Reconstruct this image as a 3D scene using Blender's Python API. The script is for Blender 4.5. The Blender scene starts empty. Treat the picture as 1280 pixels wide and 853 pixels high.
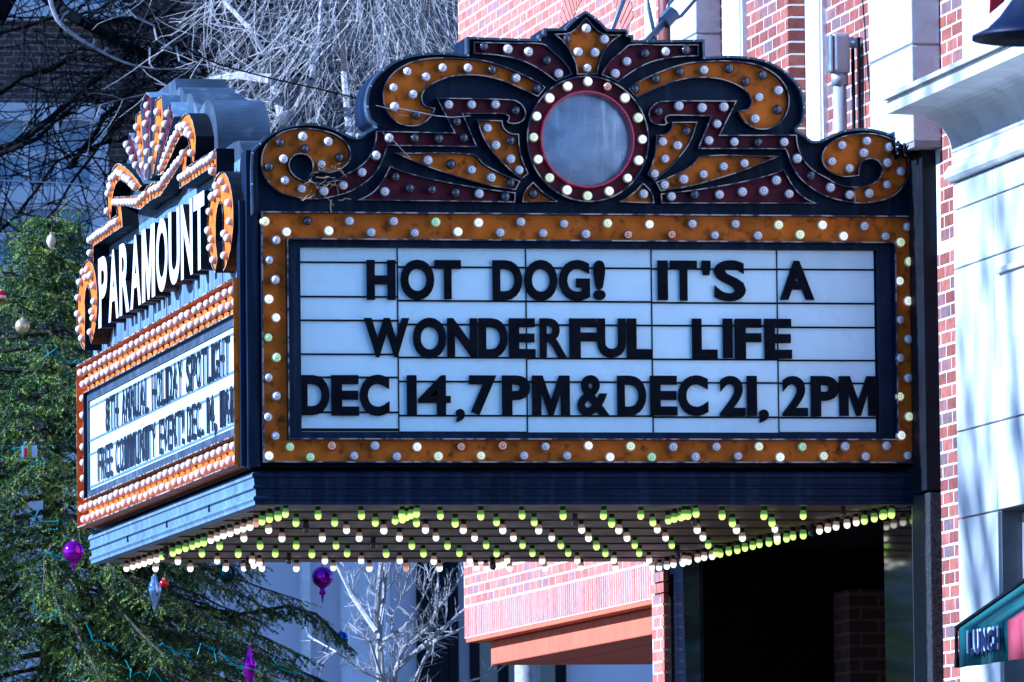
import bpy, bmesh, math, random
import numpy as np
from mathutils import Vector
random.seed(7); rng = np.random.default_rng(7)
S = bpy.context.scene
COL = S.collection
# ------------------------------------------------------------------ camera
F, TH, PH, RO = 9500.0, 0.18886821, 0.07612005, -0.01073478      # focal length in px of a 1280 px wide frame, yaw, pitch, roll
CAM = np.array([-9.38134422, -37.86602918, 1.6])
def _basis():
    R = np.array([math.cos(TH), -math.sin(TH), 0]); D0 = np.array([math.sin(TH), math.cos(TH), 0]); Z = np.array([0, 0, 1.0])
    D = D0*math.cos(PH)+Z*math.sin(PH); U = -D0*math.sin(PH)+Z*math.cos(PH)
    return R*math.cos(RO)+U*math.sin(RO), -R*math.sin(RO)+U*math.cos(RO), D
BR, BU, BD = _basis()
cam_data = bpy.data.cameras.new('camera'); cam = bpy.data.objects.new('camera', cam_data); COL.objects.link(cam)
from mathutils import Matrix
m = Matrix([[BR[0], BU[0], -BD[0], CAM[0]], [BR[1], BU[1], -BD[1], CAM[1]], [BR[2], BU[2], -BD[2], CAM[2]], [0, 0, 0, 1]])
cam.matrix_world = m
cam_data.sensor_width = 36; cam_data.lens = F/1280*36; cam_data.clip_start = 0.5; cam_data.clip_end = 2000
cam_data.dof.use_dof = True; cam_data.dof.focus_distance = 39.5; cam_data.dof.aperture_fstop = 20
S.camera = cam
# ------------------------------------------------------------------ light
EL, AZ = math.radians(29), math.radians(3.0)      # the sun stands over the street, a touch behind the side sign
SUN = Vector((-math.cos(EL)*math.cos(AZ), math.cos(EL)*math.sin(AZ), math.sin(EL)))
W = bpy.data.worlds.new('World'); S.world = W; W.use_nodes = True
nt = W.node_tree; bg = nt.nodes['Background']
sky = nt.nodes.new('ShaderNodeTexSky'); sky.sky_type = 'NISHITA'; sky.sun_disc = False
sky.sun_elevation = EL; sky.sun_rotation = math.atan2(SUN.x, SUN.y); sky.air_density = 1.0; sky.dust_density = 0.1; sky.ozone_density = 5.0
nt.links.new(sky.outputs[0], bg.inputs[0]); bg.inputs[1].default_value = 0.08
sl = bpy.data.lights.new('sun', 'SUN'); sl.energy = 5.0; sl.angle = math.radians(0.5); sl.color = (1, 0.96, 0.91)
so = bpy.data.objects.new('sun', sl); COL.objects.link(so); so.rotation_euler = SUN.to_track_quat('Z', 'Y').to_euler()
S.view_settings.view_transform = 'Standard'; S.view_settings.look = 'None'; S.view_settings.gamma = 1; S.view_settings.exposure = 1.15
S.view_settings.use_white_balance = True; S.view_settings.white_balance_temperature = 4450; S.view_settings.white_balance_tint = 10
S.render.engine = 'CYCLES'
S.cycles.caustics_reflective = False; S.cycles.caustics_refractive = False

# ------------------------------------------------------------------ pixels of the photograph to points on known planes
def ray(p): return BD + BR*(p[0]-640)/F - BU*(p[1]-426.5)/F
def onx(p, x): r = ray(p); return CAM + r*(x-CAM[0])/r[0]
def ony(p, y): r = ray(p); return CAM + r*(y-CAM[1])/r[1]
def onz(p, z): r = ray(p); return CAM + r*(z-CAM[2])/r[2]
def proj(P): P = np.array(P)-CAM; k = P@BD; return 640+F*(P@BR)/k, 426.5-F*(P@BU)/k

# ------------------------------------------------------------------ materials
def mat(name, col, rough=0.6, metal=0.0, var=0.12, scale=6.0, streak=0.0, bump=0.0, bscale=60.0, spec=0.5, coat=0.0,
        emit=None, estr=0.0, trans=0.0, wear=None, dirt=None, ior=None):
    M = bpy.data.materials.new(name); M.use_nodes = True
    N = M.node_tree.nodes; L = M.node_tree.links; b = N['Principled BSDF']
    b.inputs['Roughness'].default_value = rough; b.inputs['Metallic'].default_value = metal
    b.inputs['Specular IOR Level'].default_value = spec; b.inputs['Coat Weight'].default_value = coat
    b.inputs['Transmission Weight'].default_value = trans
    if ior: b.inputs['IOR'].default_value = ior
    if emit: b.inputs['Emission Color'].default_value = (*emit, 1); b.inputs['Emission Strength'].default_value = estr
    g = N.new('ShaderNodeNewGeometry'); out = None
    rgb = N.new('ShaderNodeRGB'); rgb.outputs[0].default_value = (*col, 1); out = rgb.outputs[0]
    def noise(sc, det=6, stretch=None):
        n = N.new('ShaderNodeTexNoise'); n.inputs['Scale'].default_value = sc; n.inputs['Detail'].default_value = det
        if stretch:
            mp = N.new('ShaderNodeMapping'); mp.inputs['Scale'].default_value = stretch
            L.new(g.outputs['Position'], mp.inputs[0]); L.new(mp.outputs[0], n.inputs['Vector'])
        else: L.new(g.outputs['Position'], n.inputs['Vector'])
        return n
    def blend(fac, a, c, mode='MIX'):
        x = N.new('ShaderNodeMix'); x.data_type = 'RGBA'; x.blend_type = mode
        L.new(fac, x.inputs[0]); L.new(a, x.inputs[6])
        if isinstance(c, tuple): x.inputs[7].default_value = (*c, 1)
        else: L.new(c, x.inputs[7])
        return x.outputs[2]
    def ramp(src, lo, hi, a=0.0, c=1.0):
        r = N.new('ShaderNodeMapRange'); r.inputs[1].default_value = lo; r.inputs[2].default_value = hi
        r.inputs[3].default_value = a; r.inputs[4].default_value = c; L.new(src, r.inputs[0]); return r.outputs[0]
    if var:
        n = noise(scale); hs = N.new('ShaderNodeHueSaturation'); L.new(out, hs.inputs['Color'])
        L.new(ramp(n.outputs[0], 0.3, 0.7, 1-var, 1+var), hs.inputs['Value']); out = hs.outputs[0]
    if streak:
        n = noise(1.0, 5, (24, 24, 1.6)); out = blend(ramp(n.outputs[0], 0.5, 0.72, 0, streak), out, tuple(min(1, c*1.9+0.03) for c in col))
    if dirt:
        n = noise(dirt[1], 8); out = blend(ramp(n.outputs[0], 0.55, 0.72, 0, dirt[2]), out, dirt[0])
    if wear:
        n = noise(wear[1], 6); out = blend(ramp(n.outputs[0], 0.46, 0.56), out, wear[0])
    L.new(out, b.inputs['Base Color'])
    if rough > 0.15:
        n = noise(scale*2.3); L.new(ramp(n.outputs[0], 0.3, 0.7, rough*0.82, min(1, rough*1.18)), b.inputs['Roughness'])
    if bump:
        n = noise(bscale); bp = N.new('ShaderNodeBump'); bp.inputs['Strength'].default_value = bump; bp.inputs['Distance'].default_value = 0.01
        L.new(n.outputs[0], bp.inputs['Height']); L.new(bp.outputs[0], b.inputs['Normal'])
    return M
M = {}
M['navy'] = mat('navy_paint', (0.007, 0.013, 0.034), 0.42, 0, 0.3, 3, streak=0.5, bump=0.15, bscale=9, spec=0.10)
M['steel'] = mat('sunlit_navy_paint', (0.13, 0.19, 0.27), 0.45, 0, 0.25, 3, streak=0.6, bump=0.2, bscale=9, spec=0.3)  # same paint as the navy, lightened in colour for the sunlit street side
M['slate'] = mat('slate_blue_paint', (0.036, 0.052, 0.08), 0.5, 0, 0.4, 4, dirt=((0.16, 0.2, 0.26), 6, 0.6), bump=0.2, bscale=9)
M['black'] = mat('black_paint', (0.008, 0.009, 0.013), 0.55, var=0.3, bump=0.1, spec=0.08)
M['amber'] = mat('amber_enamel', (0.60, 0.150, 0.008), 0.6, spec=0.12, var=0.28, scale=5, dirt=((0.06, 0.022, 0.008), 22, 0.8), bump=0.08, bscale=30)
M['maroon'] = mat('maroon_enamel', (0.085, 0.008, 0.02), 0.55, spec=0.15, var=0.35, scale=5, dirt=((0.02, 0.006, 0.01), 22, 0.7))
M['edge'] = mat('worn_edge', (0.03, 0.035, 0.06), 0.5, wear=((0.42, 0.34, 0.29), 18), spec=0.2)
M['redring'] = mat('red_ring', (0.42, 0.012, 0.05), 0.28, coat=0.6)
M['mirror'] = mat('reflection_streaked_mirror', (0.20, 0.23, 0.30), 0.30, 0.5, 0.35, 5, streak=0.75, dirt=((0.10, 0.12, 0.17), 7, 0.6), bump=0.05, bscale=8)  # streaks painted into the colour in place of reflections
M['acrylic'] = mat('white_acrylic', (0.76, 0.90, 0.96), 0.30, var=0.05, scale=2.2, streak=0.12, spec=0.5, dirt=((0.58, 0.70, 0.77), 2.6, 0.35))
M['letter'] = mat('black_letter', (0.008, 0.008, 0.012), 0.6, var=0.4, scale=12, spec=0.03)
M['sideletter'] = mat('glossy_black_letter', (0.015, 0.02, 0.035), 0.22, var=0.3, scale=12, coat=0.3)
M['white'] = mat('white_enamel', (0.78, 0.76, 0.73), 0.45, var=0.06, dirt=((0.35, 0.24, 0.18), 14, 0.5))
M['soffit'] = mat('soffit_metal', (0.150, 0.085, 0.026), 0.5, 0.1, 0.35, 3, dirt=((0.02, 0.015, 0.012), 5, 0.7), spec=0.4)  # warm glow of the bulbs put into the brown base colour
M['socket'] = mat('socket', (0.03, 0.027, 0.025), 0.5, 0.4)
M['b_frost'] = mat('frosted_bulb', (0.66, 0.64, 0.74), 0.13, var=0, trans=0.45, coat=0.8)
M['b_pearl'] = mat('pearl_bulb', (0.8, 0.69, 0.68), 0.2, var=0.0, trans=0.12, coat=0.6)
M['b_dark'] = mat('smoked_bulb', (0.035, 0.03, 0.042), 0.07, var=0, coat=1)
M['b_warm'] = mat('lit_warm_bulb', (0.8, 0.7, 0.6), 0.2, var=0, emit=(1, 0.80, 0.62), estr=0.62, coat=0.5)
M['b_yellow'] = mat('lit_yellow_bulb', (0.75, 0.68, 0.38), 0.2, var=0, emit=(1, 0.86, 0.36), estr=0.36, coat=0.5)
M['b_green'] = mat('lit_green_bulb', (0.4, 0.65, 0.42), 0.2, var=0, emit=(0.4, 0.9, 0.5), estr=0.22, coat=0.5)
M['b_broken'] = mat('broken_bulb', (0.3, 0.09, 0.05), 0.4, var=0, emit=(1, 0.25, 0.12), estr=0.25)
M['c_warm'] = mat('warm_core', (0.9, 0.8, 0.7), 0.4, var=0, emit=(1, 0.80, 0.58), estr=1.5)
M['s_warm'] = mat('warm_glass', (0.62, 0.40, 0.28), 0.12, var=0, emit=(1, 0.58, 0.33), estr=0.13, trans=0.3, coat=0.7)
M['c_green'] = mat('green_core', (0.7, 0.9, 0.3), 0.4, var=0, emit=(0.72, 0.95, 0.16), estr=1.0)
M['s_green'] = mat('green_glass', (0.22, 0.42, 0.09), 0.12, var=0, emit=(0.35, 0.8, 0.1), estr=0.2, trans=0.3, coat=0.7)
M['c_off'] = mat('dead_core', (0.16, 0.13, 0.12), 0.4, var=0)
M['s_off'] = mat('dead_glass', (0.12, 0.09, 0.09), 0.1, var=0, trans=0.3, coat=0.9)
M['mortar'] = mat('pale_mortar', (0.74, 0.70, 0.67), 0.9, var=0.15, scale=12, bump=0.3, bscale=120)
for k, c in enumerate([(0.36, 0.11, 0.07), (0.42, 0.15, 0.10), (0.30, 0.14, 0.13), (0.31, 0.09, 0.07), (0.24, 0.16, 0.18)]):
    M['brick%d' % k] = mat('brick_colour_%d' % k, c, 0.85, var=0.25, scale=16, bump=0.4, bscale=130)
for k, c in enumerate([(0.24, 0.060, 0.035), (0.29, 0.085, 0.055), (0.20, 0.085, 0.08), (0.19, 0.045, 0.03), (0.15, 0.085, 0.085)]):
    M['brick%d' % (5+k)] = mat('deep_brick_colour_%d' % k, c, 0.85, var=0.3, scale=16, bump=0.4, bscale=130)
BRICKS = [M['brick%d' % k] for k in range(10)]
M['stone'] = mat('white_limestone', (0.60, 0.60, 0.575), 0.75, var=0.08, scale=3, streak=0.0, bump=0.25, bscale=110, dirt=((0.5, 0.53, 0.55), 5, 0.5))
M['pilaster'] = mat('cut_stone', (0.46, 0.46, 0.48), 0.85, var=0.12, scale=9, bump=0.6, bscale=140)
M['joint'] = mat('grey_joint', (0.2, 0.19, 0.19), 0.9)
M['cornice'] = mat('stained_white_paint', (0.5, 0.5, 0.49), 0.55, var=0.15, scale=4, dirt=((0.3, 0.32, 0.34), 9, 0.5), bump=0.1, bscale=40)
M['trim'] = mat('white_trim', (0.78, 0.78, 0.76), 0.6, var=0.06, bump=0.2, bscale=60)
M['beam'] = mat('terracotta_stucco', (0.50, 0.115, 0.045), 0.85, var=0.1, scale=5, bump=0.3, bscale=130)
M['granite'] = mat('speckled_granite', (0.03, 0.03, 0.034), 0.5, spec=0.15, var=0.9, scale=90)
M['polished'] = mat('polished_granite', (0.004, 0.004, 0.006), 0.05, var=0.3, scale=30, spec=0.2)
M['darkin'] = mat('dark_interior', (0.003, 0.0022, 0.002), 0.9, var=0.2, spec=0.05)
M['glass'] = mat('dark_glass', (0.006, 0.010, 0.02), 0.06, var=0.2, spec=0.35)
M['alu'] = mat('bare_aluminium', (0.55, 0.57, 0.6), 0.4, 0.9, bump=0.1)
M['grey'] = mat('grey_conduit', (0.42, 0.42, 0.44), 0.5, 0.4, bump=0.1)
M['rust'] = mat('brown_pipe', (0.16, 0.03, 0.02), 0.5)
M['rod'] = mat('tie_rod_steel', (0.10, 0.13, 0.19), 0.45, 0.6)
M['teal'] = mat('teal_canvas', (0.002, 0.075, 0.078), 0.8, var=0.12, bump=0.3, bscale=200)
M['pink'] = mat('pink_canvas', (0.30, 0.03, 0.055), 0.8, bump=0.3, bscale=200)
M['lunch'] = mat('dark_blue_print', (0.004, 0.01, 0.08), 0.7)
M['lunchw'] = mat('white_print', (0.75, 0.78, 0.8), 0.7)
M['lamp'] = mat('blue_black_lamp_paint', (0.003, 0.006, 0.025), 0.5, spec=0.2)
M['redflag'] = mat('red_cloth', (0.55, 0.01, 0.01), 0.7)
M['bark_pale'] = mat('pale_bark', (0.36, 0.33, 0.32), 0.8, var=0.3, scale=14, bump=0.3)
M['bark_shade'] = mat('shade_black_bark', (0.007, 0.007, 0.009), 0.95, spec=0.05, var=0.3, scale=10, bump=0.4)  # shade on the limbs put into a near-black bark colour
M['bark_mid'] = mat('grey_brown_bark', (0.06, 0.045, 0.04), 0.9, var=0.3, scale=14, bump=0.4)
M['needle'] = mat('spruce_needles', (0.045, 0.10, 0.02), 0.6, var=0.5, scale=7)
M['needle2'] = mat('highlight_spruce_needles', (0.24, 0.31, 0.035), 0.6, var=0.35, scale=9)  # sunlit patches of the spruce painted as a lighter yellow-green
M['cyan'] = mat('cyan_wire', (0.05, 0.42, 0.46), 0.5)
M['straw'] = mat('dry_straw', (0.42, 0.27, 0.15), 0.8)
M['o_purple'] = mat('purple_bauble', (0.35, 0.012, 0.42), 0.12, 0.8)
M['o_gold'] = mat('gold_bauble', (0.62, 0.5, 0.28), 0.3, 0.6)
M['o_blue'] = mat('blue_bauble', (0.06, 0.13, 0.55), 0.12, 0.8)
M['o_silver'] = mat('silver_blue_bauble', (0.36, 0.52, 0.72), 0.15, 0.8)
M['o_green'] = mat('dark_green_bauble', (0.01, 0.035, 0.045), 0.12, 0.7)
M['o_red'] = mat('red_bauble', (0.6, 0.01, 0.015), 0.15, 0.5)
M['o_cream'] = mat('cream_ornament', (0.6, 0.5, 0.38), 0.35)
M['bg_stone'] = mat('lilac_stone', (0.66, 0.62, 0.68), 0.8, var=0.06, scale=1.2)
M['bg_trim'] = mat('pale_trim', (0.7, 0.68, 0.72), 0.8, var=0.08)
M['bg_white'] = mat('white_pole', (0.75, 0.75, 0.75), 0.6)
M['bg_glass'] = mat('far_window_glass', (0.03, 0.05, 0.09), 0.1, spec=0.8)
M['paving'] = mat('brick_paving', (0.11, 0.095, 0.09), 0.9, var=0.2, scale=2)
M['asphalt'] = mat('asphalt', (0.05, 0.05, 0.052), 0.9, var=0.2, scale=3)
def brick_texture(name, c1, c2, cm):
    Mx = bpy.data.materials.new(name); Mx.use_nodes = True; N = Mx.node_tree.nodes; L = Mx.node_tree.links; b = N['Principled BSDF']
    g = N.new('ShaderNodeNewGeometry'); sp = N.new('ShaderNodeSeparateXYZ'); cb = N.new('ShaderNodeCombineXYZ')
    L.new(g.outputs['Position'], sp.inputs[0]); ad = N.new('ShaderNodeMath'); ad.operation = 'ADD'
    L.new(sp.outputs[0], ad.inputs[0]); L.new(sp.outputs[1], ad.inputs[1]); L.new(ad.outputs[0], cb.inputs[0]); L.new(sp.outputs[2], cb.inputs[1])
    t = N.new('ShaderNodeTexBrick'); t.inputs['Scale'].default_value = 1; t.inputs['Brick Width'].default_value = 0.214; t.inputs['Row Height'].default_value = 0.0755
    t.inputs['Mortar Size'].default_value = 0.009; t.inputs['Color1'].default_value = (*c1, 1); t.inputs['Color2'].default_value = (*c2, 1); t.inputs['Mortar'].default_value = (*cm, 1)
    L.new(cb.outputs[0], t.inputs['Vector']); n = N.new('ShaderNodeTexNoise'); n.inputs['Scale'].default_value = 1.3; n.inputs['Detail'].default_value = 8
    L.new(g.outputs['Position'], n.inputs['Vector']); hs = N.new('ShaderNodeHueSaturation'); L.new(t.outputs[0], hs.inputs['Color'])
    mr = N.new('ShaderNodeMapRange'); mr.inputs[1].default_value = .3; mr.inputs[2].default_value = .7; mr.inputs[3].default_value = .6; mr.inputs[4].default_value = 1.4
    L.new(n.outputs[0], mr.inputs[0]); L.new(mr.outputs[0], hs.inputs['Value']); L.new(hs.outputs[0], b.inputs['Base Color']); b.inputs['Roughness'].default_value = .9
    bp = N.new('ShaderNodeBump'); bp.inputs['Distance'].default_value = .01; bp.invert = True; L.new(t.outputs['Fac'], bp.inputs['Height']); L.new(bp.outputs[0], b.inputs['Normal'])
    return Mx
M['bg_brick'] = brick_texture('old_brown_brick', (0.10, 0.062, 0.05), (0.045, 0.03, 0.03), (0.22, 0.19, 0.18))
M['in_brick'] = brick_texture('shaded_recess_brick', (0.03, 0.012, 0.01), (0.02, 0.008, 0.008), (0.11, 0.035, 0.028))  # wall brick and mortar darkened in colour to read as shade

# ------------------------------------------------------------------ builders
def link(name, me, parent=None, mats=None):
    if mats:
        for x in (mats if isinstance(mats, (list, tuple)) else [mats]): me.materials.append(x)
    o = bpy.data.objects.new(name, me); COL.objects.link(o)
    if parent is not None: o.parent = parent
    return o
def tag(o, label, cat, group=None):
    o['label'] = label; o['category'] = cat
    if group: o['group'] = group
    return o
def struct(o): o['kind'] = 'structure'; return o
def thing(name, label, cat, group=None):
    o = bpy.data.objects.new(name, None); COL.objects.link(o); o.empty_display_size = 0.2
    return tag(o, label, cat, group)
class MB:
    def __init__(s): s.v = []; s.f = []; s.m = []
    def box(s, x0, x1, y0, y1, z0, z1, mi=0):
        b = len(s.v)
        x0, x1 = min(x0, x1), max(x0, x1); y0, y1 = min(y0, y1), max(y0, y1); z0, z1 = min(z0, z1), max(z0, z1)
        s.v += [(x0, y0, z0), (x1, y0, z0), (x1, y1, z0), (x0, y1, z0), (x0, y0, z1), (x1, y0, z1), (x1, y1, z1), (x0, y1, z1)]
        for f in ((0, 3, 2, 1), (4, 5, 6, 7), (0, 1, 5, 4), (1, 2, 6, 5), (2, 3, 7, 6), (3, 0, 4, 7)): s.f.append(tuple(b+i for i in f)); s.m.append(mi)
        return s
    def quad(s, a, b, c, d, mi=0):
        n = len(s.v); s.v += [tuple(a), tuple(b), tuple(c), tuple(d)]; s.f.append((n, n+1, n+2, n+3)); s.m.append(mi); return s
    def tube(s, pts, rad, k=5, mi=0, cap=True):
        pts = [Vector(p) for p in pts]; n = len(pts); b = len(s.v)
        if not isinstance(rad, (list, tuple)): rad = [rad]*n
        for i, p in enumerate(pts):
            d = (pts[min(i+1, n-1)]-pts[max(i-1, 0)]); d = d.normalized() if d.length > 1e-9 else Vector((0, 0, 1))
            a = d.cross(Vector((0.31, 0.17, 0.93)));
            if a.length < 1e-3: a = d.cross(Vector((1, 0, 0)))
            a.normalize(); c = d.cross(a)
            for j in range(k):
                t = 2*math.pi*j/k; q = p+(a*math.cos(t)+c*math.sin(t))*rad[i]; s.v.append((q.x, q.y, q.z))
        for i in range(n-1):
            for j in range(k):
                j2 = (j+1) % k; s.f.append((b+i*k+j, b+i*k+j2, b+(i+1)*k+j2, b+(i+1)*k+j)); s.m.append(mi)
        if cap:
            s.f.append(tuple(b+j for j in reversed(range(k)))); s.m.append(mi); s.f.append(tuple(b+(n-1)*k+j for j in range(k))); s.m.append(mi)
        return s
    def lathe(s, prof, k=12, base=(0, 0, 0), axis=(0, 0, 1), mis=None):
        ax = Vector(axis).normalized(); a = ax.cross(Vector((0.3, 0.9, 0.2))).normalized(); c = ax.cross(a); B = Vector(base); b = len(s.v)
        for r, h in prof:
            for j in range(k):
                t = 2*math.pi*j/k; q = B+ax*h+(a*math.cos(t)+c*math.sin(t))*r; s.v.append(tuple(q))
        for i in range(len(prof)-1):
            for j in range(k):
                j2 = (j+1) % k; s.f.append((b+i*k+j, b+i*k+j2, b+(i+1)*k+j2, b+(i+1)*k+j)); s.m.append(mis[i] if mis else 0)
        return s
    def mesh(s, name, smooth=False):
        me = bpy.data.meshes.new(name); me.from_pydata(s.v, [], s.f); me.update()
        me.polygons.foreach_set('material_index', s.m)
        if smooth: me.polygons.foreach_set('use_smooth', [True]*len(s.f))
        return me
    def obj(s, name, mats, parent=None, smooth=False, bevel=0):
        o = link(name, s.mesh(name, smooth), parent, mats)
        if bevel:
            bv = o.modifiers.new('bevel', 'BEVEL'); bv.width = bevel; bv.segments = 2; bv.limit_method = 'ANGLE'
        return o
def box(name, mt, parent, x0, x1, y0, y1, z0, z1, bevel=0.004): return MB().box(x0, x1, y0, y1, z0, z1).obj(name, mt, parent, bevel=bevel)
def smooth_poly(pts, corner=48, n=4, closed=True):
    P = [np.array(p, float) for p in pts]; N = len(P); cor = []
    for i in range(N):
        a = P[i]-P[i-1]; b = P[(i+1) % N]-P[i]
        c = (a@b)/(np.linalg.norm(a)*np.linalg.norm(b)+1e-12); cor.append(math.degrees(math.acos(max(-1, min(1, c)))) > corner)
    out = []
    for i in range(N):
        p0, p1, p2, p3 = P[i-1], P[i], P[(i+1) % N], P[(i+2) % N]
        if cor[i] and cor[(i+1) % N]: out.append(p1); continue
        L = np.linalg.norm(p2-p1)
        def tg(q0, q1, q2):
            d = q2-q0; return d/(np.linalg.norm(d)+1e-12)*L
        m1 = (p2-p1) if cor[i] else tg(p0, p1, p2); m2 = (p2-p1) if cor[(i+1) % N] else tg(p1, p2, p3)
        for k in range(n):
            t = k/n; t2 = t*t; t3 = t2*t
            out.append((2*t3-3*t2+1)*p1+(t3-2*t2+t)*m1+(-2*t3+3*t2)*p2+(t3-t2)*m2)
    return out
def area2(P): return sum(P[i-1][0]*P[i][1]-P[i][0]*P[i-1][1] for i in range(len(P)))/2
def offset_poly(P, d):          # positive = inwards for a counter-clockwise loop
    N = len(P); out = []
    for i in range(N):
        a = P[i]-P[i-1]; b = P[(i+1) % N]-P[i]
        na = np.array([-a[1], a[0]])/(np.linalg.norm(a)+1e-12); nb = np.array([-b[1], b[0]])/(np.linalg.norm(b)+1e-12)
        nn = na+nb; l = np.linalg.norm(nn)
        if l < 1e-6: nn = na; l = 1
        nn = nn/l; k = max(0.45, nn@na); out.append(P[i]+nn*d/k)
    return out
def to3(axis, base, sign):      # (u, w) + height h off the plane -> point; axis 'y': u = x ; axis 'x': u = y
    if axis == 'y': return lambda q, h: (q[0], base+sign*h, q[1])
    return lambda q, h: (base+sign*h, q[0], q[1])
from mathutils.geometry import delaunay_2d_cdt
def flat_fill(bm, P, f3, h, mi):
    vv, _, ff, *_r = delaunay_2d_cdt([Vector((float(p[0]), float(p[1]))) for p in P], [], [list(range(len(P)))], 1, 1e-5)
    vs = [bm.verts.new(f3((v[0], v[1]), h)) for v in vv]
    for f in ff: bm.faces.new([vs[i] for i in f]).material_index = mi
def channel(name, P, axis, base, sign, mface, depth, parent, h0=0.0, t=0.0055, mside=None, foot=None):
    """open metal channel: coloured floor at h0, a thin raised rim of the given depth all round"""
    P = [np.array(p) for p in P]
    if area2(P) < 0: P = P[::-1]
    Q = offset_poly(P, t); f3 = to3(axis, base, sign); bm = bmesh.new(); N = len(P)
    flat_fill(bm, P, f3, h0+0.004, 0)
    def ring(A, ha, B, hb, mi):
        va = [bm.verts.new(f3(q, ha)) for q in A]; vb = [bm.verts.new(f3(q, hb)) for q in B]
        for i in range(N):
            j = (i+1) % N; f = bm.faces.new((va[i], va[j], vb[j], vb[i])); f.material_index = mi
    ring(P, h0-0.02 if foot is None else foot, P, h0+depth, 1); ring(P, h0+depth, Q, h0+depth, 2); ring(Q, h0+depth, Q, h0+0.004, 1)
    me = bpy.data.meshes.new(name); bm.to_mesh(me); bm.free()
    return link(name, me, parent, [mface, mside or M['navy'], M['edge']])
def prism(name, P, axis, base, sign, d0, d1, mats, parent, rim=0.0):
    P = [np.array(p) for p in P]
    if area2(P) < 0: P = P[::-1]
    f3 = to3(axis, base, sign); bm = bmesh.new(); N = len(P)
    flat_fill(bm, P, f3, d1, 0); flat_fill(bm, P, f3, d0, 0)
    va = [bm.verts.new(f3(q, d0)) for q in P]; vb = [bm.verts.new(f3(q, d1)) for q in P]
    for i in range(N):
        j = (i+1) % N; f = bm.faces.new((va[i], va[j], vb[j], vb[i])); f.material_index = len(mats)-1 if isinstance(mats, list) else 0
    bmesh.ops.recalc_face_normals(bm, faces=bm.faces[:])
    me = bpy.data.meshes.new(name); bm.to_mesh(me); bm.free()
    return link(name, me, parent, mats)
_gl = {}
MPOLY = [(0, 0), (0.24, 0), (0.24, 0.60), (0.44, 0.0), (0.56, 0.0), (0.76, 0.60), (0.76, 0), (1, 0), (1, 1), (0.72, 1), (0.50, 0.38), (0.28, 1), (0, 1)]
def poly_glyph(P):
    bm = bmesh.new(); N = len(P)
    a = [bm.verts.new((x, y, 0)) for x, y in P]; c = [bm.verts.new((x, y, 1)) for x, y in P]
    bm.faces.new(a[::-1]); bm.faces.new(c)
    for i in range(N): bm.faces.new((a[i], a[(i+1) % N], c[(i+1) % N], c[i]))
    bmesh.ops.recalc_face_normals(bm, faces=bm.faces[:]); bmesh.ops.triangulate(bm, faces=bm.faces[:])
    bm.verts.ensure_lookup_table(); v = np.array([x.co[:] for x in bm.verts]); bm.verts.index_update(); fs = [tuple(q.index for q in f.verts) for f in bm.faces]; bm.free()
    return v, fs, None
def glyph(ch, off=0.035):        # outline of a built-in font letter, thickened, filling the unit square, thickness 1 along z
    if (ch, off) in _gl: return _gl[(ch, off)]
    if ch == 'M': _gl[(ch, off)] = poly_glyph(MPOLY); return _gl[(ch, off)]
    cu = bpy.data.curves.new('glyph', 'FONT'); cu.body = ch; cu.offset = off; cu.extrude = 0.5; cu.resolution_u = 5
    ob = bpy.data.objects.new('glyph', cu); COL.objects.link(ob)
    dg = bpy.context.evaluated_depsgraph_get(); me = bpy.data.meshes.new_from_object(ob.evaluated_get(dg))
    v = np.array([x.co[:] for x in me.vertices]); mn = v.min(0); mx = v.max(0)
    v = (v-mn)/np.maximum(mx-mn, 1e-6)
    fs = [tuple(p.vertices) for p in me.polygons]
    bpy.data.objects.remove(ob); bpy.data.curves.remove(cu); bpy.data.meshes.remove(me)
    _gl[(ch, off)] = (v, fs, (mx-mn)); return _gl[(ch, off)]
def letter(name, ch, axis, base, sign, u0, u1, w0, w1, thick, mats, parent, off=0.035, lift=0.0):
    v, fs, _ = glyph(ch, off); f3 = to3(axis, base, sign)
    V = [f3((u0+(u1-u0)*a, w0+(w1-w0)*b), lift+thick*c) for a, b, c in v]
    me = bpy.data.meshes.new(name); me.from_pydata(V, [], fs); me.update()
    if isinstance(mats, list):
        n = Vector(f3((0, 0), 1))-Vector(f3((0, 0), 0))
        me.polygons.foreach_set('material_index', [0 if p.normal.dot(n) > 0.9 or p.normal.dot(n) < -0.9 else 1 for p in me.polygons])
    return link(name, me, parent, mats)

# ================================================================== THE GROUND
o = struct(MB().box(-400, 400, -400, 600, -0.3, 0).obj('ground', M['paving']))
o = struct(MB().box(-16, -5.2, -300, 300, -0.28, 0.004).obj('street', M['asphalt']))

# ================================================================== THE MARQUEE
H = 3.714; XL, YF = -3.46, 6.22
mq = thing('theater_marquee', 'dark blue theater marquee with bulb-studded scrolls and white letter boards', 'marquee')
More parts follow.
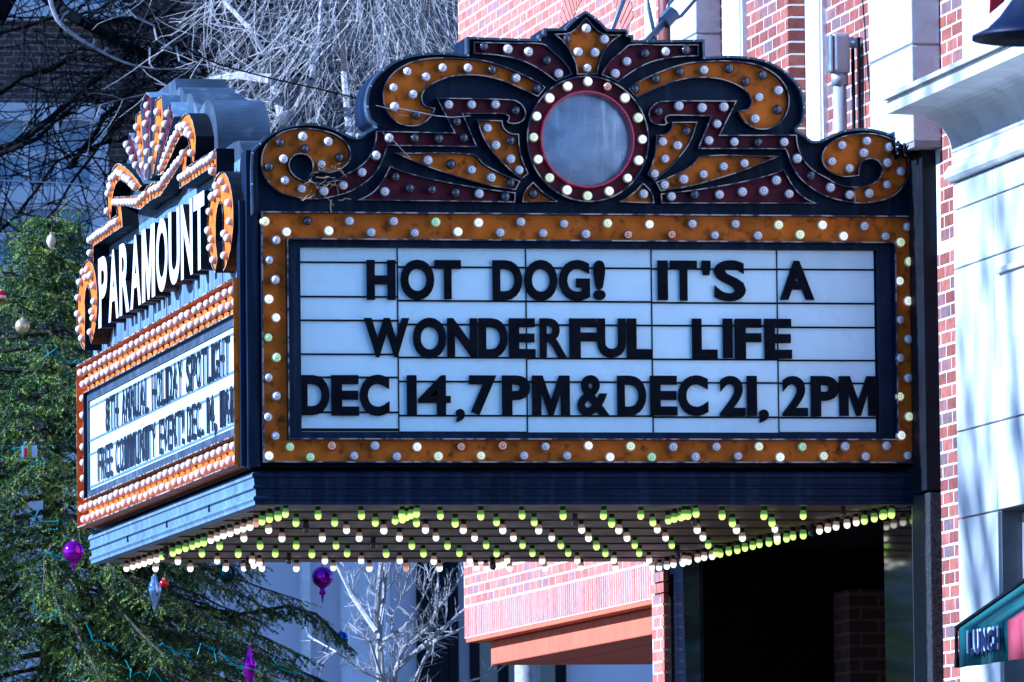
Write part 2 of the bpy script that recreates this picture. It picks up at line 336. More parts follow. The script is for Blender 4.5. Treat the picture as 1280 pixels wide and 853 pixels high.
# --- bulbs
def bulb_mesh(name, mats, r=0.026, cyl=False):
    b = MB()
    if not cyl:
        b.lathe([(0.001, -0.004), (r*0.62, -0.004), (r*0.62, 0.012)], 10, mis=[0, 0])
        prof = [(r*0.5, 0.010)]+[(r*math.sin(math.radians(a)), 0.012+r*0.95-r*math.cos(math.radians(a))) for a in (38, 55, 75, 95, 115, 135, 155, 170)]+[(0.0004, 0.012+r*1.95)]
        b.lathe(prof, 12, mis=[1]*(len(prof)-1))
        b.lathe([(0.0005, 0.012+r*1.955), (r*0.20, 0.012+r*1.93), (r*0.25, 0.012+r*1.955), (r*0.3, 0.012+r*1.90)], 10, mis=[1, 0, 1]) if False else None
    else:
        b.lathe([(0.001, -0.004), (r*0.8, -0.004), (r*0.8, 0.026), (r*0.5, 0.028)], 10, mis=[0, 0, 0])
        prof = [(r*0.72, 0.022), (r*0.96, 0.034), (r, 0.05), (r, 0.066), (r*0.9, 0.078), (r*0.72, 0.086)]
        b.lathe(prof, 12, mis=[1]*(len(prof)-1))
        prof = [(r*0.72, 0.086), (r*0.62, 0.093), (r*0.35, 0.097), (0.0005, 0.098)]
        b.lathe(prof, 12, mis=[1]*(len(prof)-1))
        prof = [(r*0.78, 0.030), (r*0.80, 0.04), (r*0.80, 0.075), (r*0.5, 0.09), (0.0005, 0.0925)]
        b.lathe(prof, 10, mis=[2]*(len(prof)-1))
    me = b.mesh(name, True)
    for x in mats: me.materials.append(x)
    return me
def painted_glass(key, rim, ring, hot, er=0.0, eh=0.0, rough=0.12, ecol=None):  # coil rings, pale middle and darker glass rim painted by radius
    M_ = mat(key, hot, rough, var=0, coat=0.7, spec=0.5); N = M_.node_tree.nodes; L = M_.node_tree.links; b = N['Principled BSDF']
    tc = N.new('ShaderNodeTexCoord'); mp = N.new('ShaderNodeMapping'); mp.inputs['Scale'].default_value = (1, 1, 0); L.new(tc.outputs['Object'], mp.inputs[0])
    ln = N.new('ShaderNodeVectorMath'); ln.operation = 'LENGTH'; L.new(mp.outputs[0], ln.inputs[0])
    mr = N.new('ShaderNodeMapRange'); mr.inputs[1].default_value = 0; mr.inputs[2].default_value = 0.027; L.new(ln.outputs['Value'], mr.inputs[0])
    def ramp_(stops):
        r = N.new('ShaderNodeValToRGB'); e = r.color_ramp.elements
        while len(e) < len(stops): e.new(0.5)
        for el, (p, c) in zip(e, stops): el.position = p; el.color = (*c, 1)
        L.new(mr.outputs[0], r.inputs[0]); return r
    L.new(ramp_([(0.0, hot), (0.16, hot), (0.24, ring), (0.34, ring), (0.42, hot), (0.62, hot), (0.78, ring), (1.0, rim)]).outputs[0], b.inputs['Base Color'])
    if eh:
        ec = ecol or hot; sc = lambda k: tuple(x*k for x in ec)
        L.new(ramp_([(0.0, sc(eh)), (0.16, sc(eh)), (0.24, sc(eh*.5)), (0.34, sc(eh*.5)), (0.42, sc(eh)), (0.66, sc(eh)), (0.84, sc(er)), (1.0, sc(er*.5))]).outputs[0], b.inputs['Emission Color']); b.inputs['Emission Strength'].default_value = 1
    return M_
M['b_frost'] = painted_glass('clear_bulb', (0.24, 0.18, 0.18), (0.46, 0.38, 0.37), (0.88, 0.79, 0.74))
M['b_warm'] = painted_glass('lit_warm_bulb_coil', (0.4, 0.3, 0.22), (0.7, 0.6, 0.5), (0.9, 0.82, 0.7), 0.06, 0.42, ecol=(1, 0.78, 0.45))
M['b_yellow'] = painted_glass('lit_yellow_bulb_coil', (0.35, 0.32, 0.16), (0.6, 0.55, 0.3), (0.85, 0.8, 0.5), 0.05, 0.28, ecol=(1, 0.86, 0.34))
M['b_green'] = painted_glass('lit_green_bulb_coil', (0.18, 0.24, 0.10), (0.36, 0.46, 0.2), (0.7, 0.8, 0.4), 0.03, 0.14, ecol=(0.75, 0.95, 0.3))
M['b_broken'] = painted_glass('broken_bulb_coil', (0.06, 0.03, 0.02), (0.10, 0.04, 0.03), (0.5, 0.25, 0.16), 0.0, 0.12, ecol=(1, 0.45, 0.25))
M['b_pearl'] = painted_glass('sunlit_pearl_bulb', (0.46, 0.32, 0.27), (0.68, 0.54, 0.48), (0.86, 0.76, 0.70))
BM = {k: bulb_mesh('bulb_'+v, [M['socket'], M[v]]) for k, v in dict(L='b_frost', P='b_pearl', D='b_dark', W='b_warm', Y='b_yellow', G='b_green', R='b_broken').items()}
def soffit_bulb_mesh(shell, core):
    # clear glass capsule seen from below: coloured wall, bright lower part
    b = MB(); r = 0.021
    b.lathe([(0.001, -0.004), (r*0.75, -0.004), (r*0.75, 0.022), (r*0.6, 0.024)], 10, mis=[0, 0, 0])
    prof = [(r*0.62, 0.020), (r*0.9, 0.030), (r, 0.042), (r, 0.052)]; b.lathe(prof, 12, mis=[1]*3)
    prof = [(r, 0.052), (r*0.97, 0.062), (r*0.84, 0.071)]; b.lathe(prof, 12, mis=[1]*2)
    prof = [(r*0.84, 0.071), (r*0.55, 0.078), (0.0005, 0.081)]; b.lathe(prof, 12, mis=[1]*2)
    prof = [(r*0.70, 0.0785-0.03), (r*0.74, 0.0787-0.02), (r*0.66, 0.0815-0.008), (0.0005, 0.0825)]
    me = b.mesh('soffit_bulb', True)
    for x in (M['socket'], shell, core): me.materials.append(x)
    return me
def glow_glass(name, edge, core, ee, ec):
    """glass capsule: bright filament seen through its middle, coloured glass towards its rim"""
    Mx = mat(name, edge, 0.12, var=0, coat=0.6); N = Mx.node_tree.nodes; L = Mx.node_tree.links; b = N['Principled BSDF']
    tc = N.new('ShaderNodeTexCoord'); sp = N.new('ShaderNodeSeparateXYZ'); L.new(tc.outputs['Object'], sp.inputs[0])
    mr = N.new('ShaderNodeMapRange'); mr.inputs[1].default_value = 0.042; mr.inputs[2].default_value = 0.060; L.new(sp.outputs[2], mr.inputs[0])
    mx = N.new('ShaderNodeMix'); mx.data_type = 'RGBA'; L.new(mr.outputs[0], mx.inputs[0]); mx.inputs[6].default_value = (*[c*ee for c in edge], 1); mx.inputs[7].default_value = (*[c*ec for c in core], 1)
    L.new(mx.outputs[2], b.inputs['Emission Color']); b.inputs['Emission Strength'].default_value = 1
    return Mx
SBM = {'W': soffit_bulb_mesh(glow_glass('lit_warm_capsule', (0.50, 0.26, 0.13), (1, 0.78, 0.46), 0.22, 1.15), M['c_warm']),
       'G': soffit_bulb_mesh(glow_glass('lit_green_capsule', (0.16, 0.30, 0.03), (0.80, 0.90, 0.10), 0.28, 0.80), M['c_green']),
       'O': soffit_bulb_mesh(M['s_off'], M['c_off']), 'R': soffit_bulb_mesh(glow_glass('dim_orange_capsule', (0.7, 0.3, 0.12), (0.9, 0.45, 0.2), 0.2, 0.4), M['c_warm'])}
def rot_to(n): return Vector(n).to_track_quat('Z', 'Y').to_euler()
ROTF, ROTS, ROTD = rot_to((0, -1, 0)), rot_to((-1, 0, 0)), rot_to((0, 0, -1))
def put_bulb(name, me, loc, rot, parent, sc=1.0):
    o = bpy.data.objects.new(name, me); COL.objects.link(o); o.location = loc; o.rotation_euler = rot
    o.rotation_euler.rotate_axis('X', random.uniform(-.09, .09)); o.rotation_euler.rotate_axis('Y', random.uniform(-.09, .09))
    o.scale = (sc, sc, sc); o.parent = parent; return o

# --- body
body = MB(); body.box(XL+0.03, -0.002, 0.10, YF-0.02, 3.90, 5.24); body.box(XL+0.0, XL+0.03, 0.02, YF-0.01, 3.9, 5.24)
body.obj('body', [M['navy']], mq, bevel=0.004)
box('corner_post', M['navy'], mq, -3.515, -3.452, -0.055, 0.10, 3.895, 5.50)
box('corner_trim', M['navy'], mq, -3.545, -3.518, -0.02, 0.08, 3.90, 5.25)
b = MB(); b.box(-3.452, -0.002, 0.004, 0.09, 5.195, 5.245); b.box(-0.020, -0.002, -0.03, 0.09, 3.90, 5.195); b.obj('panel_surround', [M['navy']], mq, bevel=0.004)
box('end_post', M['black'], mq, -0.075, -0.004, -0.36, -0.065, 3.76, 5.52)
box('end_flashing', M['alu'], mq, -0.055, -0.048, -0.064, -0.03, 3.85, 5.30, 0)
# --- cornice round the foot (profile z, projection) with a mitred corner
prof = [(3.874, -0.03), (3.874, 0.02), (3.862, 0.03), (3.846, 0.032), (3.840, 0.022), (3.806, 0.018), (3.798, 0.026), (3.790, 0.026), (3.787, 0.012), (3.752, 0.010), (3.746, 0.022), (3.735, 0.026), (3.722, 0.016), (3.706, 0.016), (3.706, -0.05)]
def cornice_run(name, pts_fn, mt, nseg, seam):
    b = MB(); n0 = 0
    for k in range(nseg):
        rows = []
        for z, d in prof: rows.append((pts_fn(k/nseg, z, d, k == 0, False), pts_fn((k+1)/nseg, z, d, False, k == nseg-1)))
        for i in range(len(rows)-1): b.quad(rows[i][0], rows[i][1], rows[i+1][1], rows[i+1][0])
    return b.obj(name, [mt], mq)
cornice_run('front_cornice', lambda t, z, d, s, e: (XL-0.0+(0-XL)*t-(d if t == 0 else 0), 0.0-d, z), M['navy'], 3, True)
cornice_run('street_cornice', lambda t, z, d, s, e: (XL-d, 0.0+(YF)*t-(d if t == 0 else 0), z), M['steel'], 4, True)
for y in (1.55, 3.1, 4.65): MB().box(XL-0.020, XL-0.004, y-0.003, y+0.003, 3.754, 3.805).obj('cornice_seam', [M['navy']], mq)
# --- soffit: ribbed boards and bulbs
sf = MB().box(XL+0.0, 0.0, 0.0, YF, 3.74, 3.80).obj('soffit', [M['soffit']], mq)
nb = 15; pitch = (YF-0.04)/nb
plank = MB().box(XL+0.02, -0.02, 0.0, pitch-0.02, 3.712, 3.742).mesh('plank'); plank.materials.append(M['soffit'])
plank2 = MB().box(XL+0.02, -0.02, 0.0, pitch-0.02, 3.720, 3.742).mesh('plank'); plank2.materials.append(M['soffit'])
for k in range(nb):
    o = bpy.data.objects.new('plank', plank if k % 2 == 0 else plank2); COL.objects.link(o); o.parent = sf; o.location = (0, 0.02+k*pitch, 0)
def sbulb(x, y, c): put_bulb('soffit_bulb', SBM[c], (x, y, 3.714), ROTD, sf, random.uniform(0.82, 0.90))
rows_y = [0.30, 0.98, 1.66, 2.50, 3.36, 4.24, 5.06, 5.92]; rows_c = 'GGWWGGWW'; rows_x0 = [(399, 637), (368.8, 646.5), (333.3, 655), (304.6, 667), (277, 677), (250, 689), (224.5, 699), (193.7, 706.5)]
for y, c, p0 in zip(rows_y, rows_c, rows_x0):
    x = ony(p0, y)[0]
    while x < -0.12:
        cc = c; r = random.random()
        if r < 0.035: cc = 'O'
        elif r < 0.05: cc = 'R'
        if x > -0.45 and y < 4: cc = cc if random.random() < .6 else None
        if cc: sbulb(x+random.uniform(-.008, .008), y+random.uniform(-.03, .03), cc)
        x += 0.2105
def edge_line(x, y0, y1, n, pat):
    for k in range(n):
        y = y0+(y1-y0)*k/(n-1); sbulb(x+random.uniform(-.006, .006), y, pat[k] if k < len(pat) else 'W')
edge_line(XL+0.16, 0.12, 5.95, 26, 'GGGGRWWWWWWWGGGGGGOGWWWWWWWW')
edge_line(-0.13, 0.15, 5.95, 29, 'GGGGWWWWWOGGGGGGGGGGGWWWWWWWWW')
for xd in (onz((553, 637), 3.65)[0], onz((905, 637), 3.65)[0]):
    edge_line(xd, 0.10, 0.78, 5, 'GGGGG'); edge_line(xd, 5.35, 5.95, 4, 'WWOW')
# --- front letter board
fx = lambda p: ony(p, -0.05)
X0, X1, Z0, Z1 = -3.442, -0.022, 3.915, 5.187          # amber frame, outside
x0, x1, z0, z1 = -3.312, -0.148, 4.032, 5.052          # amber frame, inside
fr = MB()
A_ = [(X0, Z0), (X1, Z0), (X1, Z1), (X0, Z1)]; B_ = [(x0, z0), (x1, z0), (x1, z1), (x0, z1)]
for i in range(4):
    j = (i+1) % 4; fr.quad((A_[i][0], -0.03, A_[i][1]), (A_[j][0], -0.03, A_[j][1]), (B_[j][0], -0.03, B_[j][1]), (B_[i][0], -0.03, B_[i][1]))
frame = fr.obj('bulb_frame', [M['amber']], mq)
def rect_rim(name, a0, a1, c0, c1, t, y0, y1, mt, parent, sx=False):
    r = MB()
    def bx(p, q, s, u):
        if not sx: r.box(p, q, y0, y1, s, u)
        else: r.box(y0, y1, p, q, s, u)
    bx(a0, a1, c0, c0+t); bx(a0, a1, c1-t, c1); bx(a0, a0+t, c0+t, c1-t); bx(a1-t, a1, c0+t, c1-t)
    o = r.obj(name, mt, parent)
    n = Vector((0, -1, 0)) if not sx else Vector((-1, 0, 0))
    if isinstance(mt, list) and len(mt) > 1: o.data.polygons.foreach_set('material_index', [1 if p.normal.dot(n) > 0.9 else 0 for p in o.data.polygons])
    return o
rect_rim('outer_rim', X0, X1, Z0, Z1, 0.007, -0.085, -0.028, [M['navy'], M['edge']], frame)
rect_rim('inner_rim', x0, x1, z0, z1, 0.007, -0.085, -0.028, [M['navy'], M['edge']], frame)
bf = MB(); bf.box(x0+.008, x0+.078, -.02, .06, z0+.008, z1-.008); bf.box(x1-.086, x1-.008, -.02, .06, z0+.008, z1-.008); bf.box(x0+.078, x1-.086, -.02, .06, z0+.008, z0+.042); bf.box(x0+.078, x1-.086, -.02, .06, z1-.040, z1-.008)
bf.obj('board_frame', [M['navy']], mq)
rect_rim('board_bead', x0+0.075, x1-0.075, z0+0.036, z1-0.036, 0.008, -0.03, 0.0, [M['navy']], mq) if False else None
topc = 'YWDWLLLLGWWLLLLLYRWRLLLLYYWWLLL'; botc = 'WGGRLLLWYRYRLLLWWYGLLLLYWGYLLLL'; lefc = 'LLLWWGGLLLL'; ric = 'YYWWLLLLYYW'
def fbulb(p, c, par=frame, plane=-0.03): 
    w = ony(p, plane-0.03); put_bulb('frame_bulb', BM[c], (w[0], plane, w[2]), ROTF, par, random.uniform(0.95, 1.06))
for k in range(31):
    px = 330+26.79*k
    fbulb((px, (276.3 if k % 2 == 0 else 289.2)+0.0085*(px-330)), topc[k]); fbulb((334.5+26.68*k, 571 if k % 2 == 0 else 558.5), botc[k])
for k in range(11):
    fbulb((344 if k % 2 == 0 else 335, 300.3+24.5*k), lefc[k]); fbulb((1124.6 if k % 2 == 0 else 1135, 304.3+24.1*k), ric[k])
board = MB().box(x0+0.02, x1-0.02, 0.03, 0.06, z0+0.02, z1-0.02).obj('letter_board', [M['navy']], mq)
wx = [ony((p, 430), 0.02)[0] for p in (372, 497.5, 658, 815, 972, 1094)]
zt, zb = ony((640, 311), 0.02)[2], ony((640, 540), 0.02)[2]
for k in range(5): box('panel', M['acrylic'], board, wx[k]+0.003, wx[k+1]-0.003, 0.018, 0.030, zb+random.uniform(-.004, .004), zt+random.uniform(-.003, .003), 0)
rails = [328.5, 371, 400.7, 443, 472.5, 515, 538]
for k in range(5):
    for q, ry in enumerate(rails):
        zz = ony((435, ry+(3.2, 0, 0, 0, 0, 0)[k]*0), 0.015)[2]-(0.0 if k == 0 else 0.016)-0.002*k+random.uniform(-.003, .003)
        h = 0.0045 if q != 6 else 0.007
        MB().box(wx[k]+0.004, wx[k+1]-0.004, 0.008, 0.0178, zz-h, zz+h).obj('rail', [M['black']], board)
for k in range(1, 5): MB().box(wx[k]-0.0028, wx[k]+0.0028, 0.012, 0.02, zb, zt).obj('seam', [M['black']], board)
LT = [(325.5, 375, 'H458.7-494.5 O501-543 T543.5-576.5 D616-653 O655.5-697 G699-737.5 !742-757 I822.5-835 T838-871.5 \'877.5-888.6 S893-932.5 A975-1018'),
      (398, 447.5, 'W455.5-512 O516.5-558 N559.5-597 D598.5-635 E636.5-669.5 R675-708.5 F712-746 U747-782.6 L784-815.7 L865.5-897 I904-916 F919-952 E956-990'),
      (469.5, 519.5, 'D375-412 E414.5-449 C450-487 1509-521 4523-563.5 ,570-581 7587-621 P628-663 M665.5-712.5 &722-762 D772-808 E813-847 C848-885.5 2900-932 1934-946.5 ,949-961 2978-1010 P1014-1049 M1049.5-1097')]
for ty, by, line in LT:
    for tok in line.split():
        ch = tok[0]; a, c = [float(q) for q in tok[1:].split('-')]; t_, b_ = ty, by
        if ch == "'": t_, b_ = ty, ty+18
        if ch == ',': t_, b_ = by-8, by+9
        if ch in 'OGSC&': t_ -= 0.6; b_ += 0.8
        dy = 0.002*(a-640)
        if ch == 'I' or ch == '1': ch = 'I'
        u0 = ony((a, by), 0.0)[0]; u1 = ony((c, by), 0.0)[0]; w1 = ony((a, t_+dy), 0.0)[2]; w0 = ony((a, b_+dy), 0.0)[2]
        letter('letter', ch, 'y', 0.008, -1, u0, u1, w0+random.uniform(-.003, .003), w1, 0.014, M['letter'], board, 0.043 if ch not in '&SR24' else 0.03 if ch != '4' else 0.02)
# --- crown over the front board
TO = dict(A=(310, 140), B=(450, 40), C=(500, 120), D=(640, 0), E=(640, 120), F=(780, 40), G=(940, 140), H=(780, 120))
def px(t, x, y): return (TO[t][0]+x/5.3333, TO[t][1]+y/5.3333)
def trace(s):
    out = []; t = None
    for tok in s.split():
        if tok in TO: t = tok; continue
        x, y = tok.split(','); w = ony(px(t, float(x), float(y)), -0.07); out.append((w[0], w[2]))
    return out
XC = ony((734, 174.4), -0.07)[0]; ZC = ony((734, 174.4), -0.07)[2]
mir = lambda P: [(2*XC-a, c) for a, c in P]
SH = {
 'scroll': 'A 470,585 400,584 330,575 220,545 150,490 100,420 85,330 105,240 160,175 250,125 360,108 470,118 570,145 640,190 678,245 684,300 660,350 610,388 550,407 490,407 432,398 428,350 415,318 390,293 345,283 300,300 275,345 283,390 315,430 365,457 430,470 470,472',
 'ribbon': 'A 474,584 520,578 620,555 700,525 780,475 840,420 880,360 905,300 920,255 933,228 B 780,770 685,550 960,550 985,562 988,580 975,600 1000,615 1050,612 1090,590 1104,550 1095,510 1065,475 1015,452 505,440 625,672 105,662 A 845,200 820,270 780,330 720,378 650,415 590,450 520,470 474,472',
 'arch': 'B 1235,372 1180,332 1070,277 950,227 830,192 700,178 560,172 430,180 330,205 240,255 180,320 152,390 150,450 162,505 190,555 240,605 310,630 380,628 440,600 480,555 500,510 440,495 415,465 415,420 440,380 490,345 560,315 640,297 740,292 850,303 960,335 1080,385 1183,436',
 'wedge': 'B 757,68 D 0,288 205,293 265,340 330,395 375,450 400,500 345,522 290,546 180,468 90,420 0,391 B 900,158 757,148',
 'leaf': 'C 510,160 680,165 685,200 705,230 740,250 790,255 797,350 820,440 855,520 805,560 740,508 650,418 580,330 540,255',
 'fin': 'C -43,382 485,388 560,455 680,520 800,570 768,630 600,602 400,548 200,482 60,425',
 'base': 'A 725,590 800,555 850,515 900,445 945,360 C 0,497 200,552 400,592 600,624 768,646 765,712',
 'corner': 'C 812,712 817,670 837,622 885,574 950,640 1050,708'}
COLR = dict(scroll='amber', ribbon='maroon', arch='amber', wedge='maroon', leaf='amber', fin='amber', base='maroon', corner='amber')
BUL = {
 'scroll': ('A 362,163L 531,198L 214,207D 378,247D 237,313L 140,367D 605,302D 486,350L 239,457L 362,513L', 'G 780,540L 900,485L 990,397L 902,340L 912,240L 768,193L 748,277L 604,225L 530,333L 652,380L'),
 'ribbon': ('A 505,525L 636,488L 758,407L 852,290L 935,177L B 363,708D 527,713D 690,710D 648,597D 592,488L 742,490L 905,487L 1037,525D', 'H 227,107D 362,73L 523,77L 670,73L 620,183L 570,302L 737,305L 893,307D 1067,305L 1150,417L 1248,532D G 520,505L 650,550L'),
 'arch': ('B 318,268L 438,305L 222,372L 357,413L 228,500L 378,550D 553,235L 722,240L 878,252D 1040,303L 1183,375D', 'F 75,380D 213,315D 375,265D 532,255L 697,248D 925,290D 810,328D 1030,393L 898,435L 1020,523D 877,580L'),
 'wedge': ('B 830,103D 983,115L 1120,130L D 232,402D 313,490L', 'D 685,492L 770,413L 885,355D 1020,342L 1160,338D'),
 'leaf': ('C 583,218L 643,325L 740,303D 733,420L 795,500L', 'H 413,232D 262,308L 360,335L 273,425L 208,515L'),
 'fin': ('C 190,435L 338,458D 475,498L 605,543L 737,580D', 'H 272,590L 402,555L 527,522L 662,473L 803,447L'),
 'base': ('A 985,435D 915,530L 1077,510D 1227,520D C 368,642D 532,655L 700,672D', 'H 312,670L 473,660D 637,655L 785,640L 935,637L 1100,655L 1020,560L'),
 'corner': ('C 885,650D', 'H 127,657L')}
def crown_bulbs(s, parent):
    t = None
    for tok in s.split():
        if tok in TO: t = tok; continue
        c = tok[-1]; x, y = tok[:-1].split(','); w = ony(px(t, float(x), float(y)), -0.075)
        put_bulb('crown_bulb', BM[c], (w[0], -0.036, w[2]), ROTF, parent, random.uniform(0.95, 1.07))
NAMES = dict(scroll='scroll_channel', ribbon='ribbon_channel', arch='arch_channel', wedge='wedge_channel', leaf='leaf_channel', fin='fin_channel', base='base_channel', corner='corner_channel')
for k, s in SH.items():
    P = smooth_poly(trace(s)); 
    for side in (0, 1):
        c = channel(NAMES[k], P if side == 0 else mir(P), 'y', 0.0, -1, M[COLR[k]], 0.052, mq, h0=0.032)
        crown_bulbs(BUL[k][side], c)
P = smooth_poly(trace('D 275,228 390,215 490,118 595,222 725,235 655,290 610,350 580,430 565,500 430,500 420,430 390,360 345,290'))
c = channel('star_channel', P, 'y', 0.0, -1, M['amber'], 0.052, mq, h0=0.032); crown_bulbs('D 490,190L 367,263D 612,267L 438,350L 555,352L 497,452L', c)
# medallion
def ellipse(rx, rz, n=64): return [(XC+rx*math.cos(2*math.pi*k/n), ZC+rz*math.sin(2*math.pi*k/n)) for k in range(n)]
med = MB(); n = 64
def eringe(b, ra, ha, rb, hb, mi):
    pa = ellipse(*ra); pb = ellipse(*rb)
    for i in range(n):
        j = (i+1) % n; b.quad((pa[i][0], ha, pa[i][1]), (pa[j][0], ha, pa[j][1]), (pb[j][0], hb, pb[j][1]), (pb[i][0], hb, pb[i][1]), mi)
RX = 0.318; RZ = 0.324
eringe(med, (RX, RZ), 0.0, (RX, RZ), -0.095, 1); eringe(med, (RX, RZ), -0.095, (RX-.007, RZ-.007), -0.095, 2); eringe(med, (RX-.007, RZ-.007), -0.095, (RX-.007, RZ-.007), -0.05, 1)
eringe(med, (RX-.007, RZ-.007), -0.05, (0.248, 0.253), -0.05, 0)
med = med.obj('medallion', [M['maroon'], M['navy'], M['edge']], mq)
rr = MB()
pts = [[(0.2485, -0.05), (0.2485, -0.072), (0.243, -0.083), (0.236, -0.083), (0.231, -0.07), (0.231, -0.02)]]
for (ra, ha), (rb, hb) in zip(pts[0][:-1], pts[0][1:]): eringe(rr, (ra, ra*1.02), ha, (rb, rb*1.02), hb, 0)
rr.obj('mirror_ring', [M['redring']], med, smooth=True)
mi_ = MB()
for ra, rb in ((0.0005, 0.08), (0.08, 0.16), (0.16, 0.232)): eringe(mi_, (rb, rb*1.02), -0.03-0.012*(1-(rb/.232)**2), (ra, ra*1.02), -0.03-0.012*(1-(ra/.232)**2), 0)
mi_.obj('mirror', [M['mirror']], med, smooth=True)
crown_bulbs('D 498,552W 365,582W 245,655W 163,778W E 138,282Y 170,425W 250,553Y 365,633W 502,667Y 642,640W 762,555W 838,433W 865,290W 832,147Y D 752,660W 635,585R', med)
for o in med.children:
    if o.name.startswith('crown_bulb'): o.location.y = -0.054
# backing plate with stepped outline
OL = trace('A 22,690 22,275 60,225 120,165 200,115 300,85 400,75 500,85 580,110 650,145 700,165 750,163 790,130 845,100 B 100,622 62,585 42,500 50,400 85,320 150,250 230,195 320,160 420,143 560,138 712,150 712,33 1010,44 D 178,261 180,230 213,226 213,189 350,191 410,130 488,73')
OL = smooth_poly(OL, 40)
OLs = [p for p in OL if p[0] < XC-0.004]
kk = max(range(len(OL)), key=lambda i: OL[i][1])
left = OL[:kk+1]; full = [tuple(p) for p in left]+[(2*XC-p[0], p[1]) for p in reversed(left[:-1])]
cl = []
for p in full:
    if not cl or math.hypot(p[0]-cl[-1][0], p[1]-cl[-1][1]) > 0.004: cl.append(p)
back = prism('crown_backing', cl, 'y', 0.0, -1, -0.30, 0.0, [M['navy'], M['navy']], mq)
PP = [np.array(p) for p in cl]
if area2(PP) < 0: PP = PP[::-1]
Q = offset_poly(PP, 0.012); rb = MB()
zmin = min(p[1] for p in PP)+0.02
for i in range(len(PP)):
    j = (i+1) % len(PP)
    if PP[i][1] < zmin and PP[j][1] < zmin: continue
    a, b2, c2, d2 = PP[i], PP[j], Q[j], Q[i]
    rb.quad((a[0], -0.075, a[1]), (b2[0], -0.075, b2[1]), (c2[0], -0.075, c2[1]), (d2[0], -0.075, d2[1]))
    rb.quad((a[0], 0.0, a[1]), (b2[0], 0.0, b2[1]), (b2[0], -0.075, b2[1]), (a[0], -0.075, a[1]))
    rb.quad((d2[0], -0.075, d2[1]), (c2[0], -0.075, c2[1]), (c2[0], 0.0, c2[1]), (d2[0], 0.0, d2[1]))
rim = rb.obj('crown_rim', [M['slate']], mq)
rv = MB(); acc = 0
for i in range(len(PP)):
    j = (i+1) % len(PP); acc += np.linalg.norm(PP[j]-PP[i])
    if acc > 0.10 and PP[i][1] > zmin:
        q = Q[i]*0.5+PP[i]*0.5; rv.lathe([(0.0045, -0.002), (0.0045, 0.002), (0.0005, 0.004)], 6, (q[0], -0.075, q[1]), (0, -1, 0)); acc = 0
rv.obj('rivets', [M['alu']], rim)['kind'] = 'stuff'
# --- street side: sign face over the letter board
XS = -3.47; YM = 3.03
wallP = [(0.105, 4.80), (6.08, 4.80), (6.08, 5.50), (5.75, 5.52), (5.6, 5.60), (4.9, 5.60), (4.86, 5.75), (4.75, 5.86), (4.5, 5.93), (4.2, 5.90), (3.95, 6.02), (3.75, 6.04), (3.55, 6.10), (3.4, 6.10), (3.35, 6.17), (2.71, 6.17), (2.66, 6.10), (2.5, 6.10), (2.3, 6.04), (2.1, 6.02), (1.86, 5.90), (1.56, 5.93), (1.31, 5.86), (1.2, 5.75), (1.16, 5.60), (0.46, 5.60), (0.31, 5.52), (0.105, 5.48)]
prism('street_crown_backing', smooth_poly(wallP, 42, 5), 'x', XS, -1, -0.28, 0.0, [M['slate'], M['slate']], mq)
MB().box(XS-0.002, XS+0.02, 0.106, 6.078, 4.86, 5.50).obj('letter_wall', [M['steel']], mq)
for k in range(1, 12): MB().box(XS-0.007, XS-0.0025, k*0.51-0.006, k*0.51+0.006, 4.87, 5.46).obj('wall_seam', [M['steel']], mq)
sc_ = lambda pts: [(YM-s, z) for s, z in pts]
mirs = lambda P: [(2*YM-a, z) for a, z in P]
oval = []
for k in range(28):
    a = 2*math.pi*k/28; oval.append((2.66+0.46*math.cos(a), 5.175+0.262*math.sin(a)))
spiral_in = [(2.56, 4.99), (2.40, 5.08), (2.33, 5.2), (2.44, 5.32), (2.62, 5.36), (2.80, 5.30), (2.86, 5.20), (2.78, 5.12), (2.66, 5.12), (2.62, 5.2), (2.70, 5.22), (2.72, 5.17), (2.77, 5.18), (2.74, 5.26), (2.62, 5.28), (2.53, 5.22), (2.54, 5.12), (2.66, 5.03)]
scr = [(2.66+0.46*math.cos(a), 5.175+0.262*math.sin(a)) for a in [math.radians(d) for d in range(-80, 262, 14)]]
scr += [(2.50, 4.99), (2.62, 5.03), (2.76, 5.07), (2.84, 5.15), (2.82, 5.24), (2.70, 5.30), (2.55, 5.27), (2.47, 5.17), (2.52, 5.09), (2.62, 5.12), (2.66, 5.17), (2.70, 5.20), (2.74, 5.16), (2.72, 5.08), (2.66, 5.0)]
# simple ring scroll: outer oval with a tear-shaped slot opened towards the foot
scr = [(2.58+0.45*math.cos(math.radians(d)), 5.175+0.262*math.sin(math.radians(d))) for d in range(-78, 256, 13)]
scr += [(2.48, 5.00), (2.42, 5.10), (2.43, 5.20), (2.48, 5.26), (2.56, 5.285), (2.64, 5.26), (2.68, 5.20), (2.66, 5.13), (2.68, 5.04)]
zig = [(0.0, 5.535), (0.0, 5.625), (0.10, 5.63), (0.35, 5.60), (1.45, 5.695), (1.33, 5.585), (2.42, 5.575), (2.42, 5.30), (2.34, 5.30), (2.34, 5.495), (1.10, 5.495), (1.18, 5.625), (0.40, 5.525)]
arc = [(0.30, 5.645), (0.60, 5.73), (0.95, 5.815), (1.25, 5.865), (1.45, 5.86), (1.62, 5.80), (1.73, 5.71), (1.70, 5.62), (1.62, 5.57), (1.55, 5.60), (1.50, 5.68), (1.40, 5.74), (1.22, 5.765), (1.0, 5.735), (0.75, 5.68), (0.50, 5.635)]
ray1 = [(0.22, 5.65), (0.62, 5.93), (0.80, 5.99), (0.92, 5.90), (0.50, 5.74)]
ray0 = [(0.06, 5.65), (0.26, 6.06), (0.50, 6.06), (0.56, 5.93), (0.18, 5.67)]
rayc = [(-0.05, 5.65), (-0.22, 6.08), (0.0, 6.13), (0.22, 6.08), (0.05, 5.65)]
SD = 0.012
